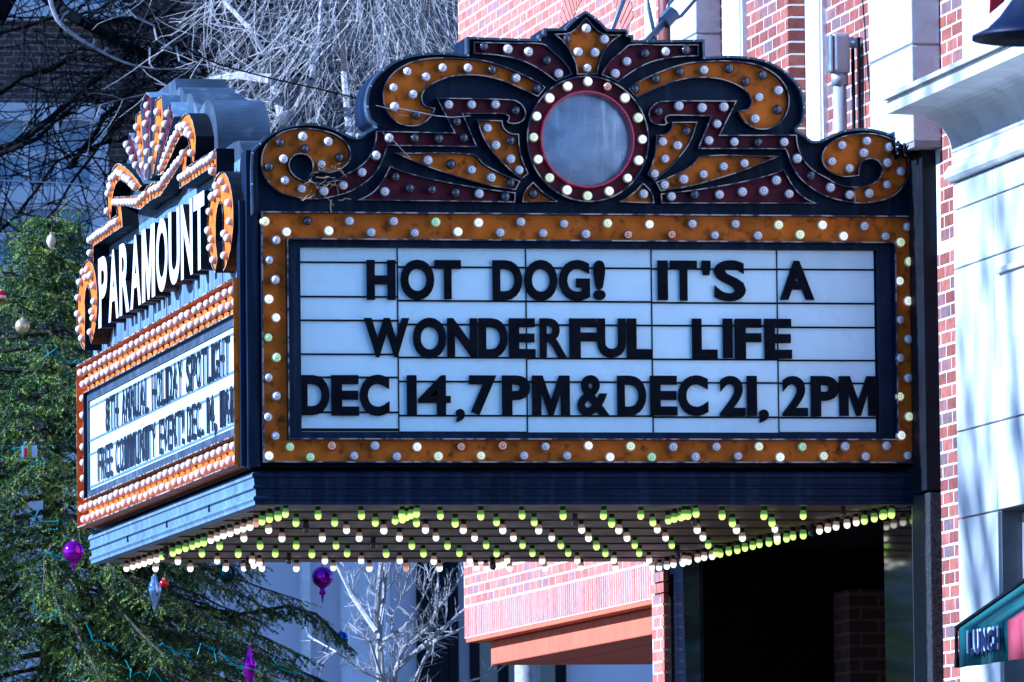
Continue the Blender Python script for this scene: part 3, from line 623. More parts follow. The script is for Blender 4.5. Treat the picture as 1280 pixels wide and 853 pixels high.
def sbulbs(pts, parent, c='P', jit=0.004):
    for s, z in pts:
        put_bulb('street_crown_bulb', BM[c], (XS-0.074, YM-s, z+random.uniform(-jit, jit)), ROTS, parent, random.uniform(0.84, 0.92))
def along(pts, step):
    out = []; acc = 0
    for (a, b2), (c2, d2) in zip(pts[:-1], pts[1:]):
        L = math.hypot(c2-a, d2-b2); n = max(1, int(round(L/step)))
        out += [(a+(c2-a)*k/n, b2+(d2-b2)*k/n) for k in range(n)]
    return out+[pts[-1]]
zz_b = along([(0.12, 5.58), (0.4, 5.565), (1.33, 5.655)], 0.115)+along([(1.25, 5.54), (2.38, 5.535)], 0.115)+along([(2.38, 5.46), (2.38, 5.33)], 0.11)
arc_b = along([(0.5, 5.665), (0.8, 5.735), (1.2, 5.812), (1.45, 5.80), (1.60, 5.73), (1.62, 5.63)], 0.105)+[(1.32, 5.80), (1.5, 5.75)]
scr_b = [(2.58+0.36*math.cos(math.radians(d)), 5.175+0.205*math.sin(math.radians(d))) for d in range(-60, 250, 27)]+[(2.54, 5.33), (2.32, 5.12), (2.78, 5.1)]
for f in (1, -1):
    g = lambda P: [(s*f, z) for s, z in P]
    c = channel('scroll_channel', sc_(g(scr)), 'x', XS, -1, M['amber'], SD, mq, foot=0.001, h0=0.090, mside=M['black']); sbulbs(g(scr_b), c)
    c = channel('zigzag_channel', sc_(g(zig)), 'x', XS, -1, M['amber'], SD, mq, foot=0.001, h0=0.082, mside=M['black']); sbulbs(g(zz_b), c)
    c = channel('arch_channel', smooth_poly(sc_(g(arc)), 60), 'x', XS, -1, M['amber'], SD, mq, foot=0.001, h0=0.086, mside=M['black']); sbulbs(g(arc_b), c)
    c = channel('ray_channel', sc_(g(ray1)), 'x', XS, -1, M['maroon'], SD, mq, foot=0.001, h0=0.084, mside=M['steel']); sbulbs(g([(0.45, 5.77), (0.58, 5.83), (0.70, 5.88), (0.80, 5.93)]), c)
    c = channel('ray_channel', sc_(g(ray0)), 'x', XS, -1, M['amber'], SD, mq, foot=0.001, h0=0.088, mside=M['steel']); sbulbs(g([(0.17, 5.74), (0.25, 5.82), (0.33, 5.90), (0.40, 5.98)]), c)
c = channel('ray_channel', sc_(rayc), 'x', XS, -1, M['maroon'], SD+.01, mq, foot=0.001, h0=0.092, mside=M['steel']); sbulbs([(0, 5.72), (0.0, 5.80), (0.0, 5.88), (-0.06, 5.96), (0.07, 6.0), (0.0, 6.06)], c)
word = 'PARAMOUNT'; ws = [0.40, 0.44, 0.42, 0.44, 0.54, 0.46, 0.43, 0.45, 0.40]; gap = 0.055
tot = sum(ws)+gap*8; yy = 5.20; k_ = (5.20-1.08)/tot
for ch, w_ in zip(word, ws):
    z_lo, z_hi = 5.005, 5.405
    letter('sign_letter', ch, 'x', XS, -1, yy, yy-w_*k_, z_lo, z_hi, 0.085, [M['white'], M['black']], mq, 0.028, lift=0.004)
    yy -= (w_+gap)*k_
# street letter board
FY0, FY1, FZ0, FZ1 = 0.005, 6.07, 3.908, 4.858
IY0, IY1, IZ0, IZ1 = 0.09, 5.93, 4.062, 4.69
fr = MB(); A_ = [(FY0, FZ0), (FY1, FZ0), (FY1, FZ1), (FY0, FZ1)]; B_ = [(IY0, IZ0), (IY1, IZ0), (IY1, IZ1), (IY0, IZ1)]
for i in range(4):
    j = (i+1) % 4; fr.quad((-3.51, *A_[i]), (-3.51, *B_[i]), (-3.51, *B_[j]), (-3.51, *A_[j]))
sframe = fr.obj('bulb_frame', [M['amber']], mq)
rect_rim('outer_rim', FY0, FY1, FZ0, FZ1, 0.007, -3.575, -3.46, [M['amber'], M['edge']], sframe, True)
rect_rim('inner_rim', IY0, IY1, IZ0, IZ1, 0.007, -3.555, -3.44, [M['navy'], M['edge']], sframe, True)
rect_rim('board_frame', IY0+.008, IY1-.008, IZ0+.008, IZ1-.008, 0.045, -3.532, -3.43, [M['slate']], mq, True)
nrow = 28
for k in range(nrow):
    y = 0.12+(5.84)*k/(nrow-1)
    for z in (3.950, 4.018): put_bulb('street_frame_bulb', BM['P'], (-3.508, y+(0.1 if z > 4 else 0), z), ROTS, sframe, random.uniform(0.92, 1.04))
    for z in (4.742, 4.812): put_bulb('street_frame_bulb', BM['P'], (-3.508, y+(0.1 if z > 4.8 else 0), z), ROTS, sframe, random.uniform(0.92, 1.04))
for k in range(7):
    z = 4.10+0.093*k
    put_bulb('street_frame_bulb', BM['P'], (-3.508, 0.05, z), ROTS, sframe, 0.95); put_bulb('street_frame_bulb', BM['P'], (-3.508, 6.0, z), ROTS, sframe, 0.95)
sboard = MB().box(-3.508, -3.44, IY0+.01, IY1-.01, IZ0+.01, IZ1-.01).obj('letter_board', [M['steel']], mq)
npan = 7; bw = (IY1-IY0-0.1)/npan
for k in range(npan): box('panel', M['acrylic'], sboard, -3.520, -3.5085, IY0+.05+k*bw+.004, IY0+.05+(k+1)*bw-.004, IZ0+.055, IZ1-.055, 0)
def srail(z, h=0.006): MB().box(-3.525, -3.5202, IY0+.052, IY1-.052, z-h, z+h).obj('rail', [M['steel']], sboard)
for z in (4.135, 4.325, 4.405, 4.60): srail(z)
def sline(txt, ya, yb, zlo, zhi):
    adv = []
    for ch in txt: adv.append({' ': 0.62, 'I': 0.5, '1': 0.5, '.': 0.4, ',': 0.4, '!': 0.42, 'M': 1.25, 'L': 0.85, 'E': 0.85, 'F': 0.85}.get(ch, 1.0))
    k = (ya-yb)/sum(adv); y = ya
    for ch, a in zip(txt, adv):
        w = a*k*0.78
        if ch != ' ':
            lo, hi = zlo, zhi
            if ch == '.': hi = zlo+0.04
            if ch == ',': lo, hi = zlo-0.035, zlo+0.04
            letter('letter', 'I' if ch == '1' else ch, 'x', -3.5262, -1, y, y-w, lo, hi, 0.005, M['sideletter'], sboard, 0.012, lift=0.0)
        y -= a*k
sline('8TH ANNUAL HOLIDAY SPOTLIGHT', 5.15, 0.42, 4.405, 4.60)
sline('FREE COMMUNITY EVENT! DEC. 14, 11AM', 5.50, 0.20, 4.145, 4.335)
# --- things on and around the marquee
def rod_thing(name, label, cat, pts, r, extra=None, group=None):
    b = MB().tube(pts, r, 8); 
    return tag(b.obj(name, [M['rod']], None, smooth=True), label, cat, group)
a = ony((738, 22), 0.9); top = a+np.array([0.9, 0.2, 1.25])
rod_thing('tie_rod', 'straight steel rod rising behind the star point of the crown', 'rod', [tuple(a-np.array([0, 0, 0.35])), tuple(a+(ony((756, -3), 0.95)-a)*4)], 0.013)
tb = thing('turnbuckle_rod', 'thick tie rod with open turnbuckle hanging behind the crown', 'rod')
p0 = ony((800, 62), 1.0); p1 = ony((834, 24), 1.05); p2 = ony((862, -8), 1.1)
MB().tube([tuple(p0+(p0-p1)*1.2), tuple(p1)], 0.019, 8).obj('rod', [M['rod']], tb, smooth=True)
d = (p2-p1)/np.linalg.norm(p2-p1)
MB().tube([tuple(p1-d*0.03), tuple(p1+d*0.055)], 0.04, 8).obj('hub', [M['rod']], tb, smooth=False)
side = np.cross(d, np.array([0, 1, 0])); side /= np.linalg.norm(side)
for s_ in (-1, 1): MB().tube([tuple(p1+d*0.03+side*s_*0.03), tuple(p1+d*0.07+side*s_*0.045), tuple(p1+d*0.26+side*s_*0.045), tuple(p1+d*0.30+side*s_*0.02)], 0.009, 6).obj('side_bar', [M['rod']], tb, smooth=True)
MB().tube([tuple(p1+d*0.28), tuple(p1+d*0.36)], 0.03, 8).obj('hub', [M['rod']], tb); MB().tube([tuple(p1+d*0.30), tuple(p1+d*1.6)], 0.017, 8).obj('rod', [M['rod']], tb, smooth=True)
rod_thing('brace_rod', 'thin dark brace rod leaning left of the turnbuckle', 'rod', [tuple(ony((806.5, -12), 1.1)), tuple(ony((811, 10), 1.1)), tuple(ony((820, 52), 1.0))], 0.011)
b = MB()
for k in range(26):
    c0 = ony((random.uniform(385, 432), random.uniform(206, 250)), -0.10); a_ = random.uniform(0, 6.28); l = random.uniform(.03, .09)
    pts = [(c0[0]+l*math.cos(a_)*t+random.uniform(-.008, .008), -0.10+random.uniform(-.012, .02), c0[2]+l*math.sin(a_)*t*0.8+random.uniform(-.008, .008)) for t in (-.5, -.15, .2, .5)]
    b.tube(pts, random.uniform(.0015, .003), 4)
q0 = ony((414, 250), -0.1); b.tube([tuple(q0), tuple(ony((413, 258), -0.1)), tuple(ony((414, 266), -0.09))], 0.0045, 4)
tag(b.obj('nest_straw', [M['straw']]), 'dry straw of an old bird nest caught in the curled scroll', 'straw')
b = MB()
b.tube([tuple(ony(p, -0.13)) for p in ((470, 132), (486, 136), (500, 136), (520, 140), (545, 145), (565, 147), (588, 145))], [.0016, .0026, .003, .0035, .0025, .002, .0015], 4)
b.tube([tuple(ony(p, -0.13)) for p in ((478, 166), (492, 176), (505, 190), (512, 197))], .0018, 4); b.tube([tuple(ony(p, -0.13)) for p in ((494, 139), (500, 144), (511, 145))], .0015, 4)
tag(b.obj('fallen_twig', [M['bark_pale']]), 'pale fallen twig lying across the amber arch of the crown', 'twig')
b = MB()
for k in range(40):
    t = random.random(); c0 = np.array([-0.15+0.13*random.random(), -0.02-0.30*random.random(), 5.50+0.05*random.random()])
    b.tube([tuple(c0+rng.normal(0, .02, 3)) for _ in range(5)], random.uniform(.006, .014), 5)
tag(b.obj('sealant_clump', [M['black']], None, smooth=True), 'black crumpled roofing tar where the sign meets the pilaster', 'roofing tar')

# ================================================================== THE THEATER BUILDING
th = thing('theater_building', 'red brick theater building with pale stone pilasters behind the marquee', 'building')
walls = []
def yat(px_, plane, py_=60): return onx((px_, py_), plane)[1]
yA0, yA1 = yat(838, -.15, 25), yat(870, -.15, 25)          # far stone pilaster
yT0, yT1 = yat(910, -.03), yat(932, -.03)                   # fluted trim
yP0, yP1 = yat(932, -.14), yat(985, -.14)                   # brick pier
yV0, yV1 = yat(1016, -.0), yat(1034, -.0)
yB0, yB1 = yat(1087, -.15, 60), yat(1140, -.15, 60)         # near stone pilaster
XW = -0.06; YN = onx((1195, 500), XW)[1]                                                   # party wall
ZT = 9.0
mort = MB(); mort.box(0.0, 0.35, 6.75, 13.05, 3.52, ZT)
mort.box(0.0, 0.35, YN, 6.75, 3.85, ZT); mort.box(0.0, 0.35, YN, -0.36, 0, 3.85)
mort.box(-0.13, 0.0, yP1, yP0, 5.0, ZT)
mort.box(0.0, 0.05, 6.52, 6.82, 0.0, 3.52)
wall = mort.obj('brick_wall', [M['mortar']], th)
BL, BH, JT = 0.2032, 0.0567, 0.011
bricks = []
def lay_x(plane, ya, yb, za, zb, out=0.0009, ph=0):           # bricks on a wall facing the street
    n = 0; z = za
    while z+BH <= zb+.001:
        y = ya-(BL+JT)*0.5*((n+ph) % 2)
        while y < yb:
            a, c = max(y, ya), min(y+BL, yb)
            if c-a > 0.025: j1, j2 = random.uniform(-.002, .002), random.uniform(-.0015, .0015); bricks.append((plane-out-random.uniform(-.0003, .0004), plane+0.03, a+j1, c+j1, z+j2, z+BH+j2))
            y += BL+JT
        z += BH+JT; n += 1
def lay_y(plane, xa, xb, za, zb, out=0.0009, ph=0):
    n = 0; z = za
    while z+BH <= zb+.001:
        x = xa-(BL+JT)*0.5*((n+ph) % 2)
        while x < xb:
            a, c = max(x, xa), min(x+BL, xb)
            if c-a > 0.02: bricks.append((a, c, plane-out-random.uniform(-.0003, .0004), plane+0.03, z, z+BH))
            x += BL+JT
        z += BH+JT; n += 1
z_s = 3.52+0.21
lay_x(0.0, 6.83, 13.05, z_s+JT, ZT-0.2)
lay_x(0.0, 6.48, 6.825, 0.5, 3.52+.2, ph=1)
lay_x(0.0, yP0, 6.5, 5.02, ZT-0.2)
lay_x(-0.13, yP1+0.0, yP0, 5.02, ZT-.2)
lay_y(yP1, -0.138, 0.0, 5.02, ZT-.2, out=0.0009)
lay_x(0.0, yB0, yV0+0.2, 5.02, ZT-.2)
lay_x(0.0, YN, yB1+0.05, 5.02, ZT-.2, ph=1); lay_x(0.0, YN, -0.365, 0.5, 5.0)
y = 6.83
while y < 13.05:                                             # soldier course
    bricks.append((-0.0009-random.uniform(-.0003, .0004), 0.03, y, min(y+BH, 13.05), 3.525, 3.525+BL)); y += BH+JT
VIS = [(1172, 195, 1197, 853), (1172, 0, 1207, 80), (1030, 0, 1090, 168), (932, 0, 1018, 172), (896, 0, 914, 75), (740, 0, 838, 55), (565, 0, 742, 55), (580, 700, 840, 853)]
def score(bk):
    c = ((bk[0]+bk[1])/2, (bk[2]+bk[3])/2, (bk[4]+bk[5])/2); u, v = proj(c)
    if not any(q[0]-4 <= u <= q[2]+4 and q[1]-4 <= v <= q[3]+4 for q in VIS): return 0
    us = [proj((x_, y_, z_)) for x_ in (bk[0],) for y_ in bk[2:4] for z_ in bk[4:6]] if bk[1]-bk[0] < .06 else [proj((x_, bk[2], z_)) for x_ in bk[0:2] for z_ in bk[4:6]]
    us = np.array(us); return (us[:, 0].max()-us[:, 0].min())*(us[:, 1].max()-us[:, 1].min())
bricks.sort(key=score, reverse=True)
rest = MB(); cache = {}
for k, bk in enumerate(bricks):
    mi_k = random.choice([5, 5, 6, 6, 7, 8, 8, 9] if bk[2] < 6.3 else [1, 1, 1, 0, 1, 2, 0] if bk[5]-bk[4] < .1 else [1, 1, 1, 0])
    if k < 300 and score(bk) > 0:
        sz = (round(bk[1]-bk[0], 3), round(bk[3]-bk[2], 3), round(bk[5]-bk[4], 3)); key = (sz, mi_k)
        if key not in cache:
            me = MB().box(0, sz[0], 0, sz[1], 0, sz[2]).mesh('brick'); me.materials.append(BRICKS[mi_k]); cache[key] = me
        o = bpy.data.objects.new('brick', cache[key]); COL.objects.link(o); o.parent = wall; o.location = (bk[0], bk[2], bk[4])
    else: rest.box(*bk, mi=mi_k)
rest.obj('brickwork', BRICKS, wall)['kind'] = 'stuff'
def pilaster(ya, yb):
    P = MB().box(-0.145, -0.002, yb, ya, 5.50, 5.53).obj('stone_pilaster', [M['joint']], th)
    z = 5.53
    for h in (0.50, 0.66, 0.64, 0.65, 0.7):
        box('stone_block', M['pilaster'], P, -0.152, -0.003, yb, ya, z, z+h-0.012, 0.006)
        box('mortar_bed', M['joint'], P, -0.145, -0.003, yb+.006, ya-.006, z+h-0.012, z+h, 0); z += h
pilaster(yA0, yA1); pilaster(yB0, yB1)
def trim(ya, yb, plane):
    b = MB(); n = 4; w = (ya-yb)/n
    b.box(plane-0.02, 0.02, yb, ya, 5.0, 8.6)
    for k in range(n): b.box(plane-0.035, plane-0.018, yb+k*w+w*0.14, yb+(k+1)*w-w*0.14, 5.0, 8.6)
    return b.obj('fluted_trim', [M['trim']], th, bevel=0.004)
trim(yT0, yT1, -0.03); trim(yV0, yV1, -0.01)
MB().tube([(-0.06, yat(834, -.06, 25), 5.0), (-0.06, yat(834, -.06, 25), 8.7)], 0.055, 10).obj('drain_pipe', [M['rust']], th, smooth=True)
# conduit with fitting on the wall
yc = yat(1049, -.12); zc = onx((1049, 98), -.12)[2]; zt_ = onx((1049, 42), -.12)[2]
cd = MB().tube([(-0.12, yc, 5.0), (-0.12, yc, zc)], 0.037, 12).obj('conduit', [M['grey']], th, smooth=True)
MB().tube([(-0.12, yc, zc-0.04), (-0.12, yc, zc+0.03)], 0.046, 12).obj('collar', [M['grey']], cd, smooth=True)
box('junction_box', M['grey'], cd, -0.165, -0.07, yc-0.055, yc+0.06, zc+0.02, zt_, 0.02)
box('box_lid', M['alu'], cd, -0.182, -0.166, yc-0.05, yc+0.055, zc+0.03, zt_-0.01, 0.005)
MB().tube([(-0.08, yc-.02, zt_-0.05), (0.0, yc-0.02, zt_-0.05)], 0.03, 10).obj('elbow', [M['grey']], cd, smooth=True)
for k, q in enumerate((1066, 1073)): MB().tube([(-0.035, yat(q, -.035), 5.0), (-0.035, yat(q, -.035), zt_-0.03)], 0.010, 8).obj('cable', [M['black']], th, smooth=True)
MB().tube([(-0.022, yat(862, -.16, 25), 5.0), (-0.022, yat(862, -.16, 25), 8.7)], 0.01, 6).obj('cable', [M['grey']], th)
# arch of rubbed bricks high on the far wall
b = MB(); ac = onx((738, 60), -0.012); 
for k in range(34):
    a = math.radians(20+4.2*k); r0, r1 = 0.62, 0.86
    c0, s0, c1, s1 = math.cos(a), math.sin(a), math.cos(a+math.radians(3.4)), math.sin(a+math.radians(3.4))
    pts = [(ac[1]-r0*c0*1.6, ac[2]-0.25+r0*s0), (ac[1]-r1*c0*1.6, ac[2]-.25+r1*s0), (ac[1]-r1*c1*1.6, ac[2]-.25+r1*s1), (ac[1]-r0*c1*1.6, ac[2]-.25+r0*s1)]
    b.quad(*[(-0.0055, p[0], p[1]) for p in pts])
b.obj('brick_arch', [BRICKS[1]], th)['kind'] = 'stuff'
# overhang beam beyond the marquee
zb0 = onx((602, 834), 0.10)[2]
beam = MB(); beam.box(0.10, 0.45, 6.82, 12.62, zb0, 3.484).obj('lintel_beam', [M['beam']], th, bevel=0.01)
box('lintel_lip', M['beam'], th, 0.0, 0.3, 6.82, 13.0, 3.487, 3.518, 0.004)
xe = onz((815, 841), zb0)[0]
box('porch_ceiling', M['beam'], th, 0.452, xe, 6.82, 12.60, zb0+0.0, zb0+0.1, 0)
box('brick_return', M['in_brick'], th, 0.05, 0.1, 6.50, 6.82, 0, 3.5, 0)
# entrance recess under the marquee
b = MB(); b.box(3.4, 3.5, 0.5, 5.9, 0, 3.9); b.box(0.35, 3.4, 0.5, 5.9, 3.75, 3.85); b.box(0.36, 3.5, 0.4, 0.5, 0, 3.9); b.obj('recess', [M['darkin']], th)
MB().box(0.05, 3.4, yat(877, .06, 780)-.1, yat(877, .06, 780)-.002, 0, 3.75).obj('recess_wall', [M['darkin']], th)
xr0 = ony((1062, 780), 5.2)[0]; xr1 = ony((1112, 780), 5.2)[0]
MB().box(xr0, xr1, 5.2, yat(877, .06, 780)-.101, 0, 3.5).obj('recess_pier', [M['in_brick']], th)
g0, g1 = yat(838, .06, 780), yat(877, .06, 780)
box('display_glass', M['glass'], th, 0.06, 0.12, g1, g0, 0.0, 3.74, 0)
box('glass_frame', M['navy'], th, 0.02, 0.10, g0, g0+0.12, 0.0, 3.74, 0.005)
h0, h1 = yat(1106, 0.0, 780), yat(1153, 0.0, 780)
box('polished_panel', M['polished'], th, 0.0, 0.35, h1, h0, 0.0, 3.735, 0.004)
box('steel_jamb', M['alu'], th, -0.05, 0.0, h1-0.05, h1-0.005, 0, 3.735, 0.004)
box('granite_jamb', M['granite'], th, -0.06, 0.3, -0.36, h1-0.055, 0, 3.75, 0.006)
MB().box(0.35, 9, YN, 13.05, 3.86, ZT).obj('roof_block', [M['darkin']], th)

# ================================================================== THE STONE SHOP NEXT DOOR
wb = thing('stone_shop', 'white limestone shop front with heavy cove cornice beside the brick strip', 'building')
YW = -6.5
zj = [onx((1194, q), XW)[2] for q in (650, 541, 337, 263, 228)]
zlev = [0.0, 1.4]+[zj[0], zj[1], zj[2], zj[3], zj[4]]
yj = onx((1243.7, 430), XW)[1]; yop = onx((1248, 700), XW)[1]
MB().box(XW+0.02, 6, YW, YN-0.003, zj[0], 5.6).box(XW+0.02, 6, yop-.003, YN-0.003, 0, zj[0]).box(XW+.31, 6, YW, yop-.003, 0, zj[0]).obj('core_wall', [M['joint']], wb)
def sblock(ya, yb, za, zb, dx=0.0): return box('stone_block', M['stone'], wb, XW-dx, XW+0.15, min(ya, yb)+.004, max(ya, yb)-.004, za+.004, zb-.004, 0.004)
for i in range(len(zlev)-1):
    za, zb = zlev[i], zlev[i+1]
    if zb <= zj[0]+.01:
        sblock(YN, yop, za, zb)
    else:
        off = 0.0 if i != 3 else 0
        if i == 2: sblock(YN, yj, za, zb); sblock(yj, yj-1.6, za, zb); sblock(yj-1.6, YW, za, zb)
        else: sblock(YN, yj, za, zb); sblock(yj, yj-1.8, za, zb); sblock(yj-1.8, YW, za, zb)
# window opening with its reveal
MB().box(XW+0.24, XW+0.3, YW, yop-0.004, 0, zj[0]).obj('window_dark_sheet', [M['darkin']], wb)  # matt black sheet painted as the dark inside, no glass in front
box('window_frame', M['grey'], wb, XW+0.12, XW+0.235, yop-0.05, yop-0.004, 0, zj[0]-.01, 0.005)
# raised panel
pa, pb = onx((1249, 332), XW)[1], YW
for (ya, yb, za, zb) in ((pa, pb, zj[2]-0.10, zj[2]-0.07),):
    MB().box(XW-0.02, XW+0.002, yb, ya, za, zb).obj('panel_moulding', [M['stone']], wb, bevel=0.004)
# string course, frieze, cove cornice (extruded profile)
def extr(name, prof, ya, yb, mt, sm=False):
    b = MB(); n = len(prof)
    for i in range(n): b.quad((prof[i][0], ya, prof[i][1]), (prof[(i+1) % n][0], ya, prof[(i+1) % n][1]), (prof[(i+1) % n][0], yb, prof[(i+1) % n][1]), (prof[i][0], yb, prof[i][1]))
    b.f.append(tuple(range(len(b.v), len(b.v)+n))); b.v += [(p[0], ya, p[1]) for p in prof]; b.m.append(0)
    o = b.obj(name, [mt], wb); return o
zq = lambda py_: onx((1190, py_), -0.06)[2]
extr('string_course', [(XW+.05, zj[4]), (XW-0.03, zj[4]+0.004), (XW-0.045, zj[4]+0.02), (XW-0.045, zj[4]+0.05), (XW-0.02, zj[4]+0.085), (XW+.05, zj[4]+0.09)], YN, YW, M['stone'])
box('frieze', M['stone'], wb, XW-0.005, XW+0.2, YW, YN-.002, zj[4]+0.092, zj[4]+0.20, 0.003)
zc0 = zj[4]+0.15
cov = [(XW-0.01+(-0.19)*(1-math.cos(math.radians(a))), zc0+0.19*math.sin(math.radians(a))) for a in range(0, 91, 10)]
zf = zc0+0.195
cov += [(XW-0.335, zf), (XW-0.335, zf+0.055), (XW-0.345, zf+0.057), (XW-0.33, zf+0.065), (XW-0.36, zf+0.068), (XW-0.36, zf+0.092), (XW+0.1, zf+0.13), (XW+0.1, zc0)]
extr('cornice', cov, YN-0.02, YW, M['cornice'])
yu = yat(1205, -.04, 30)
MB().box(-0.05, 2, YW, yu, zf+0.1, 9).obj('upper_wall', [M['stone']], wb)
# LUNCH awning
aw = thing('lunch_awning', 'teal and pink canvas awning reading LUNCH on the stone shop', 'awning')
XV = -1.0; v0 = onx((1198, 786), XV); v1 = onx((1198, 835), XV); yv = v0[1]; zv1, zv0 = v0[2], v1[2]; YE = yv-3.0
def strip(name, y_a, y_b, mt):
    b = MB(); n = 5
    for k in range(n):
        ya = y_a+(y_b-y_a)*k/n; yb = y_a+(y_b-y_a)*(k+1)/n; s1 = 0.015*math.sin(k*2.1); s2 = 0.015*math.sin((k+1)*2.1)
        b.quad((XV-s1, ya, zv0), (XV-s2, yb, zv0), (XV, yb, zv1), (XV, ya, zv1)); b.quad((XV, ya, zv1), (XV, yb, zv1), (XW-.01, yb, zv1+0.62), (XW-.01, ya, zv1+0.62))
    o = b.obj(name, [mt], aw, smooth=True); sd = o.modifiers.new('cloth', 'SOLIDIFY'); sd.thickness = 0.006; return o
ys = onx((1260, 800), XV)[1]
strip('canvas_stripe', yv, ys, M['teal']); strip('canvas_stripe', ys, ys-0.55, M['pink']); strip('canvas_stripe', ys-0.55, ys-1.3, M['teal'])
MB().tube([(XV-.01, yv, zv0), (XV-.01, yv, zv1), (XW-.01, yv, zv1+0.62)], 0.014, 6).obj('awning_frame', [M['black']], aw)
ly = [onx((q, 797), XV-.02)[1] for q in (1211, 1252)]; step = (ly[1]-ly[0])/5
for k, ch in enumerate('LUNCH'):
    ya = ly[0]+step*k; yb = ya+step*0.84
    letter('print_letter', ch, 'x', XV-0.016, -1, ya+0.05, yb+0.05, zv0+0.056, zv1-0.018, 0.003, M['lunchw'], aw, 0.03)
    letter('print_letter', ch, 'x', XV-0.020, -1, ya, yb, zv0+0.045, zv1-0.03, 0.004, M['lunch'], aw, 0.05)

# ================================================================== STREET LAMP near the viewer (bell shade) and the red banner by it
lc = ony((1303, 40), -16.0)
lp = thing('street_lamp', 'blue black bell-shaped street lamp hanging before the stone cornice', 'lamp')
k_ = np.linalg.norm(lc-CAM)/F
MB().lathe([(0.0005, 0.30), (0.02, 0.30), (0.03, 0.22), (0.05, 0.20), (0.055, 0.14), (0.075, 0.12), (0.10, 0.085), (0.13, 0.045), (0.165, 0.012), (88*k_, -0.01), (88*k_, -0.022), (0.15, 0.0), (0.09, 0.07), (0.0005, 0.10)], 28, tuple(lc)).obj('lamp_shade', [M['lamp']], lp, smooth=True)
MB().lathe([(0.0005, 0.02), (0.04, 0.03), (0.055, 0.07), (0.04, 0.10)], 14, tuple(lc)).obj('lamp_globe', [M['trim']], lp, smooth=True)
MB().tube([tuple(lc+np.array([0, 0, .29])), tuple(lc+np.array([0, 0, .5])), tuple(lc+np.array([.15, 0, .62])), tuple(lc+np.array([.45, 0, .62]))], 0.02, 8).obj('arm', [M['lamp']], lp, smooth=True)
MB().tube([(lc[0]+.45, lc[1], 0), (lc[0]+.45, lc[1], 3), (lc[0]+.45, lc[1], lc[2]+.9)], [0.08, 0.06, 0.05], 10).obj('pole', [M['lamp']], lp, smooth=True)
r0 = ony((1237, 18), -12); r1 = ony((1254, -30), -12); r2 = ony((1256, 2), -12)
b = MB(); b.quad(tuple(r0), tuple(r2), tuple(r1), tuple(ony((1239, -30), -12)))
o = tag(b.obj('red_banner', [M['redflag']]), 'small red cloth banner above the bell lamp', 'banner'); o.modifiers.new('cloth', 'SOLIDIFY').thickness = 0.01

# ================================================================== BACKGROUND BUILDING
YB = 55.0
def bp(x, y, yy=YB): return ony((x, y), yy)
bb = thing('old_brick_building', 'shaded brown brick building with pale stone ground floor behind the trees', 'building')
zst = bp(300, 560)[2]
MB().box(-45, 40, YB, YB+12, zst, 26).obj('brick_wall', [M['bg_brick']], bb)
MB().box(-45, 40, YB+0.1, YB+12, 0, zst-0.25).obj('stone_base', [M['bg_stone']], bb)
box('band_course', M['bg_trim'], bb, -45, 40, YB-0.15, YB+0.1, zst-0.25, zst, 0)
def window(xa, xb, ya, yb, mtr, pane, mull=1):
    p, q = bp(xa, ya), bp(xb, yb); f = MB(); w = 0.22
    x_0, x_1, z_1, z_0 = p[0], q[0], p[2], q[2]
    f.box(x_0-w, x_0, YB-0.1, YB+.05, z_0, z_1); f.box(x_1, x_1+w, YB-0.1, YB+.05, z_0, z_1); f.box(x_0-w-.1, x_1+w+.1, YB-0.14, YB+.05, z_1, z_1+w); f.box(x_0-w-.1, x_1+w+.1, YB-0.16, YB+.05, z_0-w, z_0)
    for k in range(1, mull+1):
        xm = x_0+(x_1-x_0)*k/(mull+1); f.box(xm-.04, xm+.04, YB-0.06, YB+.04, z_0, z_1)
    zm = (z_0+z_1)/2; f.box(x_0, x_1, YB-0.055, YB+.03, zm-.04, zm+.04)
    o = f.obj('window', [mtr], bb); MB().box(x_0, x_1, YB-0.03, YB-0.02, z_0, z_1).obj('pane', [pane], o); return o
M['pale_pane'] = mat('curtained_pane', (0.26, 0.32, 0.42), 0.25, var=0.15, scale=1.0, spec=0.6)
window(-8, 112, 152, 235, M['bg_trim'], M['pale_pane'], 2)
window(-8, 112, 262, 330, M['bg_trim'], M['pale_pane'], 2)
window(-190, -80, 152, 235, M['bg_trim'], M['pale_pane'], 2)
window(40, 130, -110, 6, M['bg_trim'], M['pale_pane'], 2)
for xa, xb in ((524, 566), (590, 700)):
    p, q = bp(xa, 705, YB+.1), bp(xb, 900, YB+.1)
    o = MB().box(p[0], q[0], YB+.02, YB+.095, 0.3, zst-0.6).obj('shop_window', [M['bg_glass']], bb)
    for k in range(4): MB().box(p[0]+(q[0]-p[0])*k/3-.06, p[0]+(q[0]-p[0])*k/3+.06, YB-.04, YB+.018, 0.3, zst-.6).obj('mullion', [M['black']], o)
    MB().box(p[0], q[0], YB-.03, YB+.019, bp(xa, 722)[2]-.12, bp(xa, 722)[2]+.12).obj('transom', [M['black']], o)
for xq in (277, 381, 455):
    p = bp(xq, 760); MB().box(p[0]-(0.05 if xq < 450 else 0.3), p[0]+(0.05 if xq < 450 else 0.3), YB-.12, YB+.098, 0, zst-.27).obj('pilaster_strip', [M['bg_white'] if xq < 450 else M['bg_trim']], bb)

